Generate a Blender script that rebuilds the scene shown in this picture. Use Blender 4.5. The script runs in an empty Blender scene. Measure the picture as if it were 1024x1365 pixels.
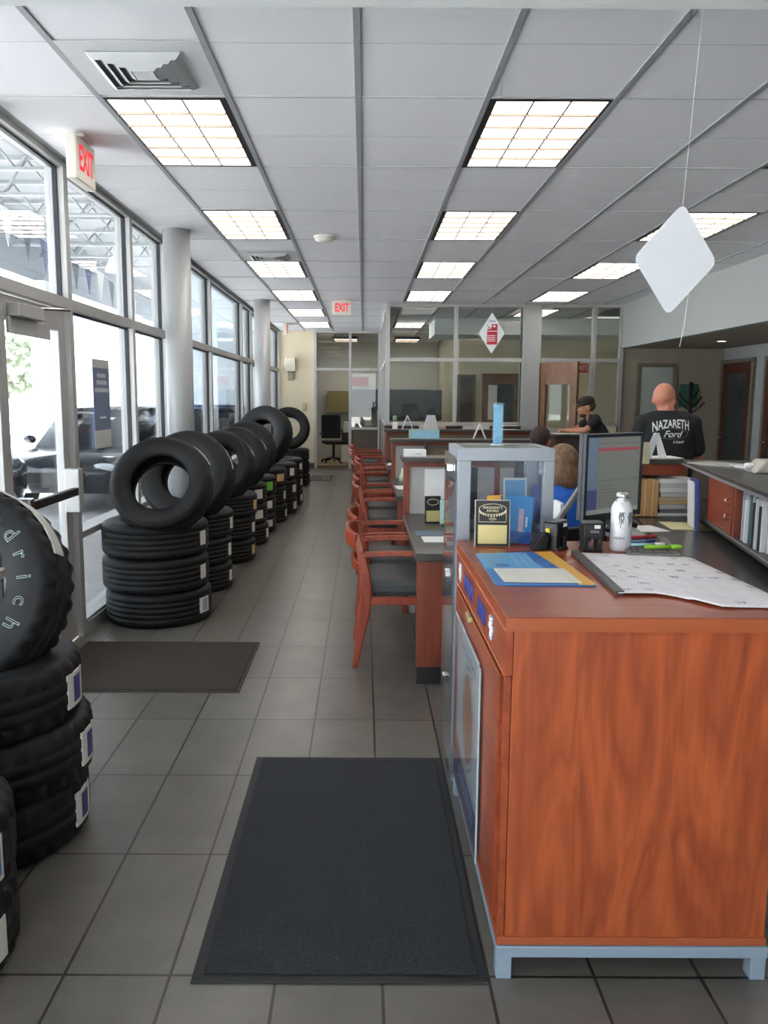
import bpy, bmesh, math, random
from mathutils import Vector, Matrix, Euler, noise
from mathutils.bvhtree import BVHTree
random.seed(7)
PI = math.pi
S = bpy.context.scene
C = S.collection
# ------------------------------------------------------------------ camera
FPX, H = 1090.0, 1.6
cd = bpy.data.cameras.new('camera'); cam = bpy.data.objects.new('camera', cd); C.objects.link(cam)
cd.sensor_fit = 'VERTICAL'; cd.sensor_height = 36; cd.sensor_width = 27
cd.lens = FPX / 1365 * 36; cd.shift_x = 28 / 1365
cd.clip_start = 0.02; cd.clip_end = 400
pitch = math.atan(153.5 / FPX)
cam.matrix_world = Matrix.Translation((0, 0, H)) @ Matrix.Rotation(PI / 2 - pitch, 4, 'X') @ Matrix.Rotation(0.0045, 4, 'Z')
S.camera = cam
# ------------------------------------------------------------------ view, world
S.view_settings.view_transform = 'Standard'; S.view_settings.look = 'None'
S.view_settings.exposure = 0.2; S.view_settings.gamma = 1.0
WORLD_STRENGTH = 4.5
LAMP = 5.0
w = bpy.data.worlds.new('daylight'); S.world = w; w.use_nodes = True
nt = w.node_tree; nt.nodes.clear()
tc = nt.nodes.new('ShaderNodeTexCoord'); sx = nt.nodes.new('ShaderNodeSeparateXYZ'); rp = nt.nodes.new('ShaderNodeValToRGB')
rp.color_ramp.elements[0].position = 0.45; rp.color_ramp.elements[0].color = (0.62, 0.62, 0.6, 1)
rp.color_ramp.elements[1].position = 0.56; rp.color_ramp.elements[1].color = (0.86, 0.94, 1.0, 1)
mr = nt.nodes.new('ShaderNodeMapRange'); mr.inputs[1].default_value = -1; mr.inputs[2].default_value = 1
bg = nt.nodes.new('ShaderNodeBackground'); bg.inputs[1].default_value = WORLD_STRENGTH
out = nt.nodes.new('ShaderNodeOutputWorld')
nt.links.new(tc.outputs['Generated'], sx.inputs[0]); nt.links.new(sx.outputs[2], mr.inputs[0])
nt.links.new(mr.outputs[0], rp.inputs[0]); nt.links.new(rp.outputs[0], bg.inputs[0]); nt.links.new(bg.outputs[0], out.inputs[0])

sl = bpy.data.lights.new('sun', 'SUN'); sl.energy = 50; sl.angle = 0.01; sl.color = (1.0, 0.97, 0.92)
so_ = bpy.data.objects.new('sun', sl); C.objects.link(so_); so_.rotation_euler = (math.radians(-6), math.radians(-27), 0); so_.location = (0, -10, 20)
# ------------------------------------------------------------------ materials
def srgb(r, g, b):
    f = lambda c: (c / 255 / 12.92) if c / 255 <= 0.04045 else ((c / 255 + 0.055) / 1.055) ** 2.4
    return (f(r), f(g), f(b), 1)
MATS = {}
def mat(name, col, rough=0.5, metal=0.0, spec=0.5, noise_amt=0.0, noise_scale=20, bump=0.0, bump_scale=60, coat=0.0, emit=0.0):
    if name in MATS: return MATS[name]
    m = bpy.data.materials.new(name); m.use_nodes = True; n = m.node_tree; b = n.nodes['Principled BSDF']
    c = srgb(*col)
    b.inputs['Base Color'].default_value = c; b.inputs['Roughness'].default_value = rough; b.inputs['Metallic'].default_value = metal
    b.inputs['Specular IOR Level'].default_value = spec; b.inputs['Coat Weight'].default_value = coat
    t = n.nodes.new('ShaderNodeTexCoord')
    nz = n.nodes.new('ShaderNodeTexNoise'); nz.inputs['Scale'].default_value = noise_scale; nz.inputs['Detail'].default_value = 4
    n.links.new(t.outputs['Object'], nz.inputs['Vector'])
    mx = n.nodes.new('ShaderNodeMix'); mx.data_type = 'RGBA'
    k = noise_amt if noise_amt else 0.04
    mx.inputs[6].default_value = tuple(max(0, x * (1 - k)) for x in c[:3]) + (1,)
    mx.inputs[7].default_value = tuple(min(1, x * (1 + k)) for x in c[:3]) + (1,)
    n.links.new(nz.outputs['Fac'], mx.inputs[0]); n.links.new(mx.outputs[2], b.inputs['Base Color'])
    if bump:
        n2 = n.nodes.new('ShaderNodeTexNoise'); n2.inputs['Scale'].default_value = bump_scale; n2.inputs['Detail'].default_value = 3
        n.links.new(t.outputs['Object'], n2.inputs['Vector'])
        bp = n.nodes.new('ShaderNodeBump'); bp.inputs['Strength'].default_value = bump; bp.inputs['Distance'].default_value = 0.004
        n.links.new(n2.outputs['Fac'], bp.inputs['Height']); n.links.new(bp.outputs[0], b.inputs['Normal'])
    if emit:
        b.inputs['Emission Color'].default_value = c; b.inputs['Emission Strength'].default_value = emit
    MATS[name] = m; return m
def wood(name, c0, c1, axis='Z', scale=1.0, rough=0.35):
    m = bpy.data.materials.new(name); m.use_nodes = True; n = m.node_tree; b = n.nodes['Principled BSDF']
    t = n.nodes.new('ShaderNodeTexCoord'); mp = n.nodes.new('ShaderNodeMapping')
    s = [7 * scale] * 3; s['XYZ'.index(axis)] = 1.3 * scale; mp.inputs['Scale'].default_value = s
    n.links.new(t.outputs['Object'], mp.inputs[0])
    nz = n.nodes.new('ShaderNodeTexNoise'); nz.inputs['Scale'].default_value = 1.1; nz.inputs['Detail'].default_value = 3; nz.inputs['Distortion'].default_value = 0.6
    n.links.new(mp.outputs[0], nz.inputs['Vector'])
    mu = n.nodes.new('ShaderNodeMath'); mu.operation = 'MULTIPLY'; mu.inputs[1].default_value = 9
    fr = n.nodes.new('ShaderNodeMath'); fr.operation = 'PINGPONG'; fr.inputs[1].default_value = 1
    n.links.new(nz.outputs['Fac'], mu.inputs[0]); n.links.new(mu.outputs[0], fr.inputs[0])
    n3 = n.nodes.new('ShaderNodeTexNoise'); n3.inputs['Scale'].default_value = 9; n3.inputs['Detail'].default_value = 5
    mp2 = n.nodes.new('ShaderNodeMapping'); s2 = [6 * scale] * 3; s2['XYZ'.index(axis)] = 0.5 * scale; mp2.inputs['Scale'].default_value = s2
    n.links.new(t.outputs['Object'], mp2.inputs[0]); n.links.new(mp2.outputs[0], n3.inputs['Vector'])
    ad = n.nodes.new('ShaderNodeMath'); ad.operation = 'MULTIPLY_ADD'; ad.inputs[1].default_value = 0.42; 
    n.links.new(fr.outputs[0], ad.inputs[0])
    sc = n.nodes.new('ShaderNodeMath'); sc.operation = 'MULTIPLY'; sc.inputs[1].default_value = 0.62
    n.links.new(n3.outputs['Fac'], sc.inputs[0]); n.links.new(sc.outputs[0], ad.inputs[2])
    r = n.nodes.new('ShaderNodeValToRGB'); r.color_ramp.elements[0].position = 0.15; r.color_ramp.elements[0].color = srgb(*c0)
    r.color_ramp.elements[1].position = 0.85; r.color_ramp.elements[1].color = srgb(*c1)
    n.links.new(ad.outputs[0], r.inputs[0]); n.links.new(r.outputs[0], b.inputs['Base Color'])
    b.inputs['Roughness'].default_value = rough
    MATS[name] = m; return m
def glass(name, tint=(0.95, 0.97, 0.995), gloss=1.0, haze=0.0, hcol=(0.8, 0.85, 0.9)):
    m = bpy.data.materials.new(name); m.use_nodes = True; n = m.node_tree; n.nodes.clear()
    o = n.nodes.new('ShaderNodeOutputMaterial'); tr = n.nodes.new('ShaderNodeBsdfTransparent'); tr.inputs[0].default_value = tint + (1,)
    g = n.nodes.new('ShaderNodeBsdfGlossy'); g.inputs['Roughness'].default_value = 0.01; g.inputs[0].default_value = (gloss,) * 3 + (1,)
    f = n.nodes.new('ShaderNodeLayerWeight'); f.inputs[0].default_value = 0.5
    pw = n.nodes.new('ShaderNodeMath'); pw.operation = 'POWER'; pw.inputs[1].default_value = 5; n.links.new(f.outputs['Facing'], pw.inputs[0])
    sc = n.nodes.new('ShaderNodeMath'); sc.operation = 'MULTIPLY_ADD'; sc.inputs[1].default_value = 0.96; sc.inputs[2].default_value = 0.04; n.links.new(pw.outputs[0], sc.inputs[0])
    mx = n.nodes.new('ShaderNodeMixShader'); n.links.new(sc.outputs[0], mx.inputs[0])
    last = tr
    if haze:
        d = n.nodes.new('ShaderNodeBsdfDiffuse'); d.inputs[0].default_value = hcol + (1,)
        m2 = n.nodes.new('ShaderNodeMixShader'); m2.inputs[0].default_value = haze
        n.links.new(tr.outputs[0], m2.inputs[1]); n.links.new(d.outputs[0], m2.inputs[2]); last = m2
    n.links.new(last.outputs[0], mx.inputs[1]); n.links.new(g.outputs[0], mx.inputs[2]); n.links.new(mx.outputs[0], o.inputs[0])
    MATS[name] = m; return m
def emis(name, col, st):
    m = bpy.data.materials.new(name); m.use_nodes = True; n = m.node_tree; n.nodes.clear()
    o = n.nodes.new('ShaderNodeOutputMaterial'); e = n.nodes.new('ShaderNodeEmission'); e.inputs[0].default_value = srgb(*col); e.inputs[1].default_value = st
    t = n.nodes.new('ShaderNodeTexCoord'); nz = n.nodes.new('ShaderNodeTexNoise'); nz.inputs['Scale'].default_value = 5
    n.links.new(t.outputs['Object'], nz.inputs[0])
    mr = n.nodes.new('ShaderNodeMapRange'); mr.inputs[3].default_value = st * 0.93; mr.inputs[4].default_value = st * 1.07
    n.links.new(nz.outputs['Fac'], mr.inputs[0]); n.links.new(mr.outputs[0], e.inputs[1]); n.links.new(e.outputs[0], o.inputs[0])
    MATS[name] = m; return m

wood('cherry', (134, 60, 34), (182, 92, 52), 'Z', 1.0, 0.33)
wood('cherry_top', (146, 66, 38), (164, 78, 46), 'X', 0.7, 0.25)
wood('cherry_side', (128, 56, 32), (166, 80, 44), 'Y', 1.0, 0.3)
wood('chair_wood', (122, 44, 24), (164, 72, 42), 'Z', 1.6, 0.3)
wood('desk_wood', (112, 50, 32), (140, 68, 46), 'Z', 1.0, 0.4)
wood('door_wood', (104, 70, 50), (136, 96, 70), 'Z', 1.0, 0.45)
wood('dark_door', (70, 32, 24), (92, 46, 34), 'Z', 1.0, 0.4)
EB = mat('edge_band', (164, 86, 52), 0.3)
edge = mat('cherry_edge', (204, 128, 88), 0.3)
black = mat('black_plastic', (24, 25, 27), 0.45)
dark = mat('dark_laminate', (66, 64, 60), 0.32, noise_amt=0.15, noise_scale=150)
ledge = mat('ledge_laminate', (62, 58, 54), 0.38, noise_amt=0.1, noise_scale=120)
alu = mat('aluminium', (176, 180, 184), 0.35, 0.55)
frame_m = mat('window_frame', (178, 178, 176), 0.42, 0.35)
gasket = mat('gasket', (28, 36, 46), 0.5)
case_m = mat('case_aluminium', (150, 156, 163), 0.4, 0.35)
base_m = mat('base_aluminium', (158, 176, 192), 0.38, 0.3)
chrome = mat('chrome', (205, 205, 205), 0.12, 1.0)
white = mat('white_paper', (232, 232, 230), 0.6)
cream = mat('cream_paint', (214, 203, 176), 0.8, bump=0.1, bump_scale=200)
taupe = mat('taupe_paint', (152, 143, 128), 0.8, bump=0.1, bump_scale=200)
grey_wall = mat('grey_paint', (160, 165, 163), 0.8, bump=0.08, bump_scale=200)
white_paint = mat('white_paint', (226, 230, 230), 0.7)
rubber = mat('tire_rubber', (17, 18, 20), 0.6, spec=0.35, noise_amt=0.25, noise_scale=14, bump=0.12, bump_scale=240)
rubber_in = mat('tire_liner', (24, 24, 26), 0.6)
navy = mat('navy', (40, 58, 120), 0.5)
blue = mat('print_blue', (44, 120, 186), 0.4)
ltblue = mat('print_light_blue', (120, 176, 214), 0.4)
yellow = mat('print_yellow', (226, 168, 60), 0.4)
orange = mat('print_orange', (206, 120, 60), 0.45)
red = mat('print_red', (190, 44, 60), 0.45)
gold = mat('gold_plate', (206, 192, 132), 0.25, 0.35, noise_amt=0.12, noise_scale=12)
green = mat('print_green', (120, 190, 60), 0.4)
clear = glass('clear_glass'); acryl = glass('acrylic', (0.94, 0.96, 0.97), 1.0, 0.015)
part_glass = glass('partition_glass', (0.88, 0.9, 0.885), 1.0, 0.0)
ceil_t = mat('ceiling_tile', (229, 229, 233), 0.9, noise_amt=0.03, noise_scale=60, bump=0.25, bump_scale=300)
tbar = mat('ceiling_grid', (150, 154, 158), 0.5)
diff = emis('lamp_diffuser', (255, 247, 238), LAMP)
exit_red = emis('exit_red', (255, 70, 80), 1.0)

# ------------------------------------------------------------------ mesh builder
class MB:
    def __init__(s): s.v = []; s.f = []; s.m = []; s.mats = []; s.M = Matrix.Identity(4); s.sm = []
    def mi(s, m):
        if m not in s.mats: s.mats.append(m)
        return s.mats.index(m)
    def add(s, vs, fs, m, smooth=False):
        o = len(s.v); s.v += [s.M @ Vector(p) for p in vs]
        k = s.mi(m)
        for f in fs: s.f.append([i + o for i in f]); s.m.append(k); s.sm.append(smooth)
        return s
    def box(s, x0, x1, y0, y1, z0, z1, m):
        vs = [(x, y, z) for z in (z0, z1) for y in (y0, y1) for x in (x0, x1)]
        return s.add(vs, [(0, 2, 3, 1), (4, 5, 7, 6), (0, 1, 5, 4), (2, 6, 7, 3), (0, 4, 6, 2), (1, 3, 7, 5)], m)
    def quad(s, a, b, c, d, m): return s.add([a, b, c, d], [(0, 1, 2, 3)], m)
    def prism(s, poly, d0, d1, m, plane='XZ'):
        def P(a, b, d): return {'XZ': (a, d, b), 'XY': (a, b, d), 'YZ': (d, a, b)}[plane]
        n = len(poly); vs = [P(a, b, d0) for a, b in poly] + [P(a, b, d1) for a, b in poly]
        fs = [tuple(range(n)), tuple(range(2 * n - 1, n - 1, -1))] + [(i, n + i, n + (i + 1) % n, (i + 1) % n) for i in range(n)]
        return s.add(vs, fs, m)
    def lathe(s, prof, m, seg=24, closed=False, mod=None, smooth=True):
        n = len(prof); vs = []
        for k in range(seg):
            a = 2 * PI * k / seg
            for j, (r, z) in enumerate(prof):
                rr = r + (mod(k, j) if mod else 0); vs.append((rr * math.cos(a), rr * math.sin(a), z))
        fs = []
        for k in range(seg):
            k2 = (k + 1) % seg
            for j in range(n if closed else n - 1):
                j2 = (j + 1) % n; fs.append((k * n + j, k2 * n + j, k2 * n + j2, k * n + j2))
        if not closed:
            if prof[0][0] > 1e-6: fs.append(tuple(k * n for k in range(seg))[::-1])
            if prof[-1][0] > 1e-6: fs.append(tuple(k * n + n - 1 for k in range(seg)))
        return s.add(vs, fs, m, smooth)
    def cyl(s, c, r, z0, z1, m, seg=20, r1=None):
        M0 = s.M; s.M = M0 @ Matrix.Translation((c[0], c[1], 0)); s.lathe([(r, z0), (r if r1 is None else r1, z1)], m, seg, smooth=False); s.M = M0; return s
    def sweep(s, path, sec, m, up=(0, 0, 1), smooth=False):
        # sec: list per path point of (half_w, half_h) or one tuple
        n = len(path); P = [Vector(p) for p in path]; vs = []
        for i in range(n):
            t = (P[min(i + 1, n - 1)] - P[max(i - 1, 0)]).normalized(); u = Vector(up)
            a = t.cross(u); 
            if a.length < 1e-4: a = t.cross(Vector((1, 0, 0)))
            a.normalize(); b = a.cross(t).normalized()
            w_, h_ = sec[i] if isinstance(sec, list) else sec
            c = 0.28
            for sx_, sy_ in ((-1, -1 + c), (-1 + c, -1), (1 - c, -1), (1, -1 + c), (1, 1 - c), (1 - c, 1), (-1 + c, 1), (-1, 1 - c)):
                vs.append(P[i] + a * sx_ * w_ + b * sy_ * h_)
        fs = [tuple(range(7, -1, -1)), tuple(range(8 * (n - 1), 8 * n))]
        for i in range(n - 1):
            for k in range(8): fs.append((8 * i + k, 8 * i + (k + 1) % 8, 8 * i + 8 + (k + 1) % 8, 8 * i + 8 + k))
        return s.add(vs, fs, m, smooth)
    def tube(s, path, r, m, seg=10, smooth=True):
        n = len(path); P = [Vector(p) for p in path]; R = r if isinstance(r, list) else [r] * n; vs = []; pa = None
        for i in range(n):
            t = (P[min(i + 1, n - 1)] - P[max(i - 1, 0)]).normalized()
            a = t.cross(Vector((0, 0, 1)) if abs(t.z) < 0.9 else Vector((1, 0, 0))) if pa is None else pa - t * pa.dot(t)
            a.normalize(); pa = a; b = t.cross(a)
            for k in range(seg):
                q = 2 * PI * k / seg; vs.append(P[i] + (a * math.cos(q) + b * math.sin(q)) * R[i])
        fs = [tuple(range(seg - 1, -1, -1)), tuple(range(seg * (n - 1), seg * n))]
        for i in range(n - 1):
            for k in range(seg): fs.append((seg * i + k, seg * i + (k + 1) % seg, seg * (i + 1) + (k + 1) % seg, seg * (i + 1) + k))
        return s.add(vs, fs, m, smooth)
    def ball(s, c, r, m, seg=16, rings=10):
        rx, ry, rz = r if isinstance(r, tuple) else (r, r, r); vs = [(c[0], c[1], c[2] - rz)]
        for i in range(1, rings):
            t = -PI / 2 + PI * i / rings
            for k in range(seg): q = 2 * PI * k / seg; vs.append((c[0] + rx * math.cos(t) * math.cos(q), c[1] + ry * math.cos(t) * math.sin(q), c[2] + rz * math.sin(t)))
        vs.append((c[0], c[1], c[2] + rz)); fs = []
        for k in range(seg):
            k2 = (k + 1) % seg; fs.append((0, 1 + k2, 1 + k)); L = len(vs) - 1; b = 1 + seg * (rings - 2); fs.append((L, b + k, b + k2))
            for i in range(rings - 2): a = 1 + seg * i; fs.append((a + k, a + k2, a + seg + k2, a + seg + k))
        return s.add(vs, fs, m, True)
    def build(s, name, parent=None, bev=0, loc=None, rot=None):
        me = bpy.data.meshes.new(name); me.from_pydata([tuple(v) for v in s.v], [], s.f)
        for m in s.mats: me.materials.append(m)
        for p, k, q in zip(me.polygons, s.m, s.sm): p.material_index = k; p.use_smooth = q
        me.update()
        o = bpy.data.objects.new(name, me); C.objects.link(o)
        if parent: o.parent = parent
        if loc is not None: o.location = loc
        if rot is not None: o.rotation_euler = rot
        if bev:
            b = o.modifiers.new('bevel', 'BEVEL'); b.width = bev; b.segments = 2; b.limit_method = 'ANGLE'; b.angle_limit = math.radians(40)
        return o
def bx(name, x0, x1, y0, y1, z0, z1, m, parent=None, bev=0): return MB().box(x0, x1, y0, y1, z0, z1, m).build(name, parent, bev)
def tag(o, label, cat, group=None):
    o['label'] = label; o['category'] = cat
    if group: o['group'] = group
    return o
def thing(name, label, cat, loc=(0, 0, 0), rz=0, group=None):
    o = bpy.data.objects.new(name, None); C.objects.link(o); o.location = loc; o.rotation_euler = (0, 0, rz); o.empty_display_size = 0.1
    return tag(o, label, cat, group)
def struct(o): o['kind'] = 'structure'; return o
def copy_tree(o, parent=None):
    c = o.copy(); C.objects.link(c); c.parent = parent
    for ch in [x for x in list(o.children)]: copy_tree(ch, c)
    return c
def plab(o, l): o['label'] = l; return o
def text(name, body, size, m, M, parent=None, extrude=0.0005, shear=0.0, outline=0, sx=1.0, bold=0.0, project=None, align='CENTER'):
    cu = bpy.data.curves.new(name, 'FONT'); cu.body = body; cu.size = size; cu.align_x = align; cu.align_y = 'CENTER'; cu.shear = shear
    if outline: cu.fill_mode = 'NONE'; cu.bevel_depth = outline; cu.bevel_resolution = 0
    else: cu.extrude = extrude; cu.offset = bold
    cu.resolution_u = 3
    t = bpy.data.objects.new('tmp', cu); C.objects.link(t)
    bpy.context.view_layer.update()
    me = bpy.data.meshes.new_from_object(t.evaluated_get(bpy.context.evaluated_depsgraph_get()))
    bpy.data.objects.remove(t); me.name = name
    me.materials.clear(); me.materials.append(m)
    if project:
        bm = bmesh.new(); bm.from_mesh(me); bmesh.ops.triangulate(bm, faces=bm.faces)
        for _ in range(4):
            es = [e for e in bm.edges if e.calc_length() > 0.006]
            if es: bmesh.ops.subdivide_edges(bm, edges=es, cuts=1); bmesh.ops.triangulate(bm, faces=bm.faces)
        bm.to_mesh(me); bm.free()
    for v in me.vertices:
        p = Vector((v.co.x * sx, v.co.y, v.co.z))
        if project: p = project(p)
        v.co = M @ p
    o = bpy.data.objects.new(name, me); C.objects.link(o)
    if parent: o.parent = parent
    return o
FRONT = Matrix.Rotation(PI / 2, 4, 'X')   # text facing -Y

# ================================================================== SETTING
# floor
fm = bpy.data.materials.new('floor_tiles'); fm.use_nodes = True; n = fm.node_tree; b = n.nodes['Principled BSDF']
t = n.nodes.new('ShaderNodeTexCoord'); sp = n.nodes.new('ShaderNodeSeparateXYZ'); n.links.new(t.outputs['Object'], sp.inputs[0])
def grout(out_, off, pitch_, wd):
    a = n.nodes.new('ShaderNodeMath'); a.operation = 'ADD'; a.inputs[1].default_value = off + 100 * pitch_; n.links.new(out_, a.inputs[0])
    d = n.nodes.new('ShaderNodeMath'); d.operation = 'DIVIDE'; d.inputs[1].default_value = pitch_; n.links.new(a.outputs[0], d.inputs[0])
    f = n.nodes.new('ShaderNodeMath'); f.operation = 'PINGPONG'; f.inputs[1].default_value = 0.5; n.links.new(d.outputs[0], f.inputs[0])
    l = n.nodes.new('ShaderNodeMath'); l.operation = 'LESS_THAN'; l.inputs[1].default_value = wd / pitch_ / 2; n.links.new(f.outputs[0], l.inputs[0])
    fl = n.nodes.new('ShaderNodeMath'); fl.operation = 'FLOOR'; n.links.new(d.outputs[0], fl.inputs[0])
    return l, fl
TX, TY, GX, GY = 0.2957, 0.6085, 0.532, -2.078
gx, fx = grout(sp.outputs[0], GX, TX, 0.009); gy, fy = grout(sp.outputs[1], GY, TY, 0.009)
mxx = n.nodes.new('ShaderNodeMath'); mxx.operation = 'MAXIMUM'; n.links.new(gx.outputs[0], mxx.inputs[0]); n.links.new(gy.outputs[0], mxx.inputs[1])
cb = n.nodes.new('ShaderNodeCombineXYZ'); n.links.new(fx.outputs[0], cb.inputs[0]); n.links.new(fy.outputs[0], cb.inputs[1])
wn = n.nodes.new('ShaderNodeTexWhiteNoise'); n.links.new(cb.outputs[0], wn.inputs[0])
nz = n.nodes.new('ShaderNodeTexNoise'); nz.inputs['Scale'].default_value = 5; nz.inputs['Detail'].default_value = 6; nz.inputs['Roughness'].default_value = 0.65
n.links.new(t.outputs['Object'], nz.inputs[0])
av = n.nodes.new('ShaderNodeMath'); av.operation = 'MULTIPLY_ADD'; av.inputs[1].default_value = 0.25; n.links.new(wn.outputs[0], av.inputs[0]); n.links.new(nz.outputs['Fac'], av.inputs[2])
rr = n.nodes.new('ShaderNodeValToRGB'); rr.color_ramp.elements[0].position = 0.35; rr.color_ramp.elements[0].color = srgb(88, 85, 79)
rr.color_ramp.elements[1].position = 0.85; rr.color_ramp.elements[1].color = srgb(106, 103, 96); n.links.new(av.outputs[0], rr.inputs[0])
mm = n.nodes.new('ShaderNodeMix'); mm.data_type = 'RGBA'; mm.inputs[7].default_value = srgb(46, 43, 40)
n.links.new(mxx.outputs[0], mm.inputs[0]); n.links.new(rr.outputs[0], mm.inputs[6]); n.links.new(mm.outputs[2], b.inputs['Base Color'])
b.inputs['Roughness'].default_value = 0.3
bp = n.nodes.new('ShaderNodeBump'); bp.inputs['Strength'].default_value = 0.5; bp.inputs['Distance'].default_value = 0.002; bp.invert = True
n.links.new(mxx.outputs[0], bp.inputs['Height']); n.links.new(bp.outputs[0], b.inputs['Normal'])
struct(bx('floor', -1.9, 6.0, -2.6, 18.4, -0.12, 0, fm))
CZ = 3.035
PX, PY, OX, OY = 0.627, 1.208, -0.66, 4.19     # ceiling grid
WXL = -1.86
# ceiling with openings where the troffers and vents sit
lights = []
for rs in range(6):
    y0 = OY + rs * 2 * PY
    lights.append((-1, rs, OX - PX, y0))
    if rs != 4: lights.append((2, rs, OX + 2 * PX, y0))
    if rs <= 3: lights.append((5, rs, OX + 5 * PX, y0))
holes = {(round(x, 3), round(y, 3)) for _, _, x, y in lights}
xs = [WXL + 0.04] + [OX + k * PX for k in range(-1, 8)] + [4.03]
ys = [OY + k * PY for k in range(-6, 14)]
mb = MB()
for i in range(len(xs) - 1):
    for j in range(len(ys) - 1):
        if (round(xs[i], 3), round(ys[j], 3)) in holes: continue
        x0, x1, y0, y1 = xs[i], xs[i + 1], ys[j], ys[j + 1]
        if y0 > 17.5: y1 = 22.2
        mb.box(x0, x1, y0, y1, CZ, CZ + 0.02, ceil_t)
ceiling = struct(mb.build('ceiling'))
mb = MB()
for x in xs[1:-1]: mb.box(x - 0.014, x + 0.014, ys[0], ys[-1], CZ - 0.006, CZ, tbar)
thin = mat('ceiling_cross_grid', (186, 189, 190), 0.5)
for y in ys: mb.box(xs[0], xs[-1], y - 0.008, y + 0.008, CZ - 0.004, CZ - 0.0002, thin)
for j in range(len(ys) - 1):
    ym = (ys[j] + ys[j + 1]) / 2
    for i in range(len(xs) - 1):
        if (round(xs[i], 3), round(ys[j], 3)) not in holes: mb.box(xs[i], xs[i + 1], ym - 0.0025, ym + 0.0025, CZ - 0.0006, CZ, thin)
struct(mb.build('ceiling_grid', ceiling))
struct(bx('ceiling_slab', -2.0, 5.9, -3.1, 22.3, CZ + 0.2, CZ + 0.26, grey_wall))
struct(bx('wall_pocket_left', WXL - 0.06, WXL + 0.04, -3.1, 18.4, CZ - 0.0, CZ + 0.2, grey_wall))
# header over the entry, fascia and low ceiling on the right
struct(bx('trim_header', -1.9, 4.03, 2.36, 2.63, 2.752, CZ, white_paint))
struct(bx('trim_fascia', 4.03, 4.15, -2.6, 13.05, 2.37, CZ + 0.2, grey_wall))
struct(bx('ceiling_soffit', 4.15, 5.65, -2.6, 13.05, 2.37, 2.42, taupe))
struct(bx('wall_right', 5.65, 5.8, -2.6, 13.05, 0, 2.45, grey_wall))
struct(bx('wall_back_right', 4.03, 5.65, 13.05, 13.2, 0, 3.2, taupe))
struct(bx('baseboard_right', 5.635, 5.65, -2.6, 13.05, 0, 0.1, dark))
# back cream pier at the window end
struct(bx('wall_back_left', -1.9, -1.09, 18.4, 18.55, 0, 3.2, cream))
struct(bx('baseboard_left', -1.85, -1.09, 18.385, 18.4, 0, 0.12, mat('base_brown', (92, 80, 68), 0.5)))
# unseen entry wall behind the camera, opening narrowed to cut reflections in the glass
mb = MB(); mb.box(-1.9, -1.3, -2.7, -2.6, 0, 3.2, white_paint); mb.box(0.75, 5.8, -2.7, -2.6, 0, 3.2, white_paint); mb.box(-1.3, 0.75, -2.7, -2.6, 2.7, 3.2, white_paint)
struct(mb.build('wall_entry'))
# rooms behind the partitions
struct(bx('wall_office_back', -1.9, 2.0, 22.0, 22.1, 0, 3.2, mat('office_paint', (222, 222, 214), 0.8)))
struct(bx('wall_office_left', -1.9, -1.8, 18.55, 22.0, 0, 3.2, grey_wall))
struct(bx('wall_office_side', 1.95, 2.05, 17.1, 22.0, 0, 3.2, cream))
struct(bx('wall_corridor', 1.95, 5.9, 17.0, 17.1, 0, 3.2, cream))
struct(bx('wall_corridor_right', 5.8, 5.9, 13.2, 17.0, 0, 3.2, cream))
struct(bx('floor_office', -1.9, 2.0, 18.4, 22.0, -0.1, 0.012, mat('office_floor', (196, 178, 140), 0.5)))
struct(bx('trim_threshold', -1.09, 0.35, 18.36, 18.44, 0.0, 0.07, mat('threshold', (92, 76, 58), 0.5)))
# bulkhead in the corridor
struct(bx('trim_bulkhead', 1.3, 5.8, 15.3, 16.6, 2.74, 3.03, white_paint))

# ------------------------------------------------------------------ window wall on the left
wx = -1.9
ym = [-2.6, -0.9, 0.85, 2.6, 4.28, 5.35, 6.8, 7.93, 8.95, 10.25, 12.85, 13.95, 16.0, 18.36]
def wbar(mb, y0, y1, z0, z1, d=0.05): mb.box(wx - 0.09, wx + d, y0, y1, z0, z1, frame_m)
fw = 0.035
for i in range(len(ym) - 1):
    y0, y1 = ym[i], ym[i + 1]
    is_door = (i == 4)
    mb = MB()
    mb.box(wx - 0.09, wx + 0.03, y0, y0 + fw, 0, CZ + 0.1, frame_m); mb.box(wx - 0.09, wx + 0.03, y1 - fw, y1, 0, CZ + 0.1, frame_m)
    mb.box(wx - 0.09, wx + 0.03, y0 + fw, y1 - fw, 2.14, 2.21, frame_m); mb.box(wx - 0.09, wx + 0.03, y0 + fw, y1 - fw, CZ - 0.03, CZ + 0.1, frame_m)
    if not is_door:
        mb.box(wx - 0.09, wx + 0.03, y0 + fw, y1 - fw, 0.0, 0.1, frame_m); mb.box(wx - 0.09, wx + 0.03, y0 + fw, y1 - fw, 0.655, 0.70, frame_m)
    fr = struct(mb.build('window_%d' % (i + 20), bev=0.003))
    g = MB()
    zz = [(2.21, CZ - 0.03)] + ([] if is_door else [(0.7, 2.14), (0.1, 0.655)])
    for z0, z1 in zz: g.box(wx - 0.045, wx - 0.037, y0 + fw, y1 - fw, z0, z1, clear)
    struct(g.build('window_pane', fr))
    k = MB()
    for z0, z1 in zz:
        for ya, yb in ((y0 + fw, y0 + fw + 0.012), (y1 - fw - 0.012, y1 - fw)): k.box(wx - 0.037, wx - 0.01, ya, yb, z0, z1, gasket)
        k.box(wx - 0.037, wx - 0.012, y0 + fw, y1 - fw, z1 - 0.012, z1, gasket); 
    struct(k.build('window_gasket', fr))
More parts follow.
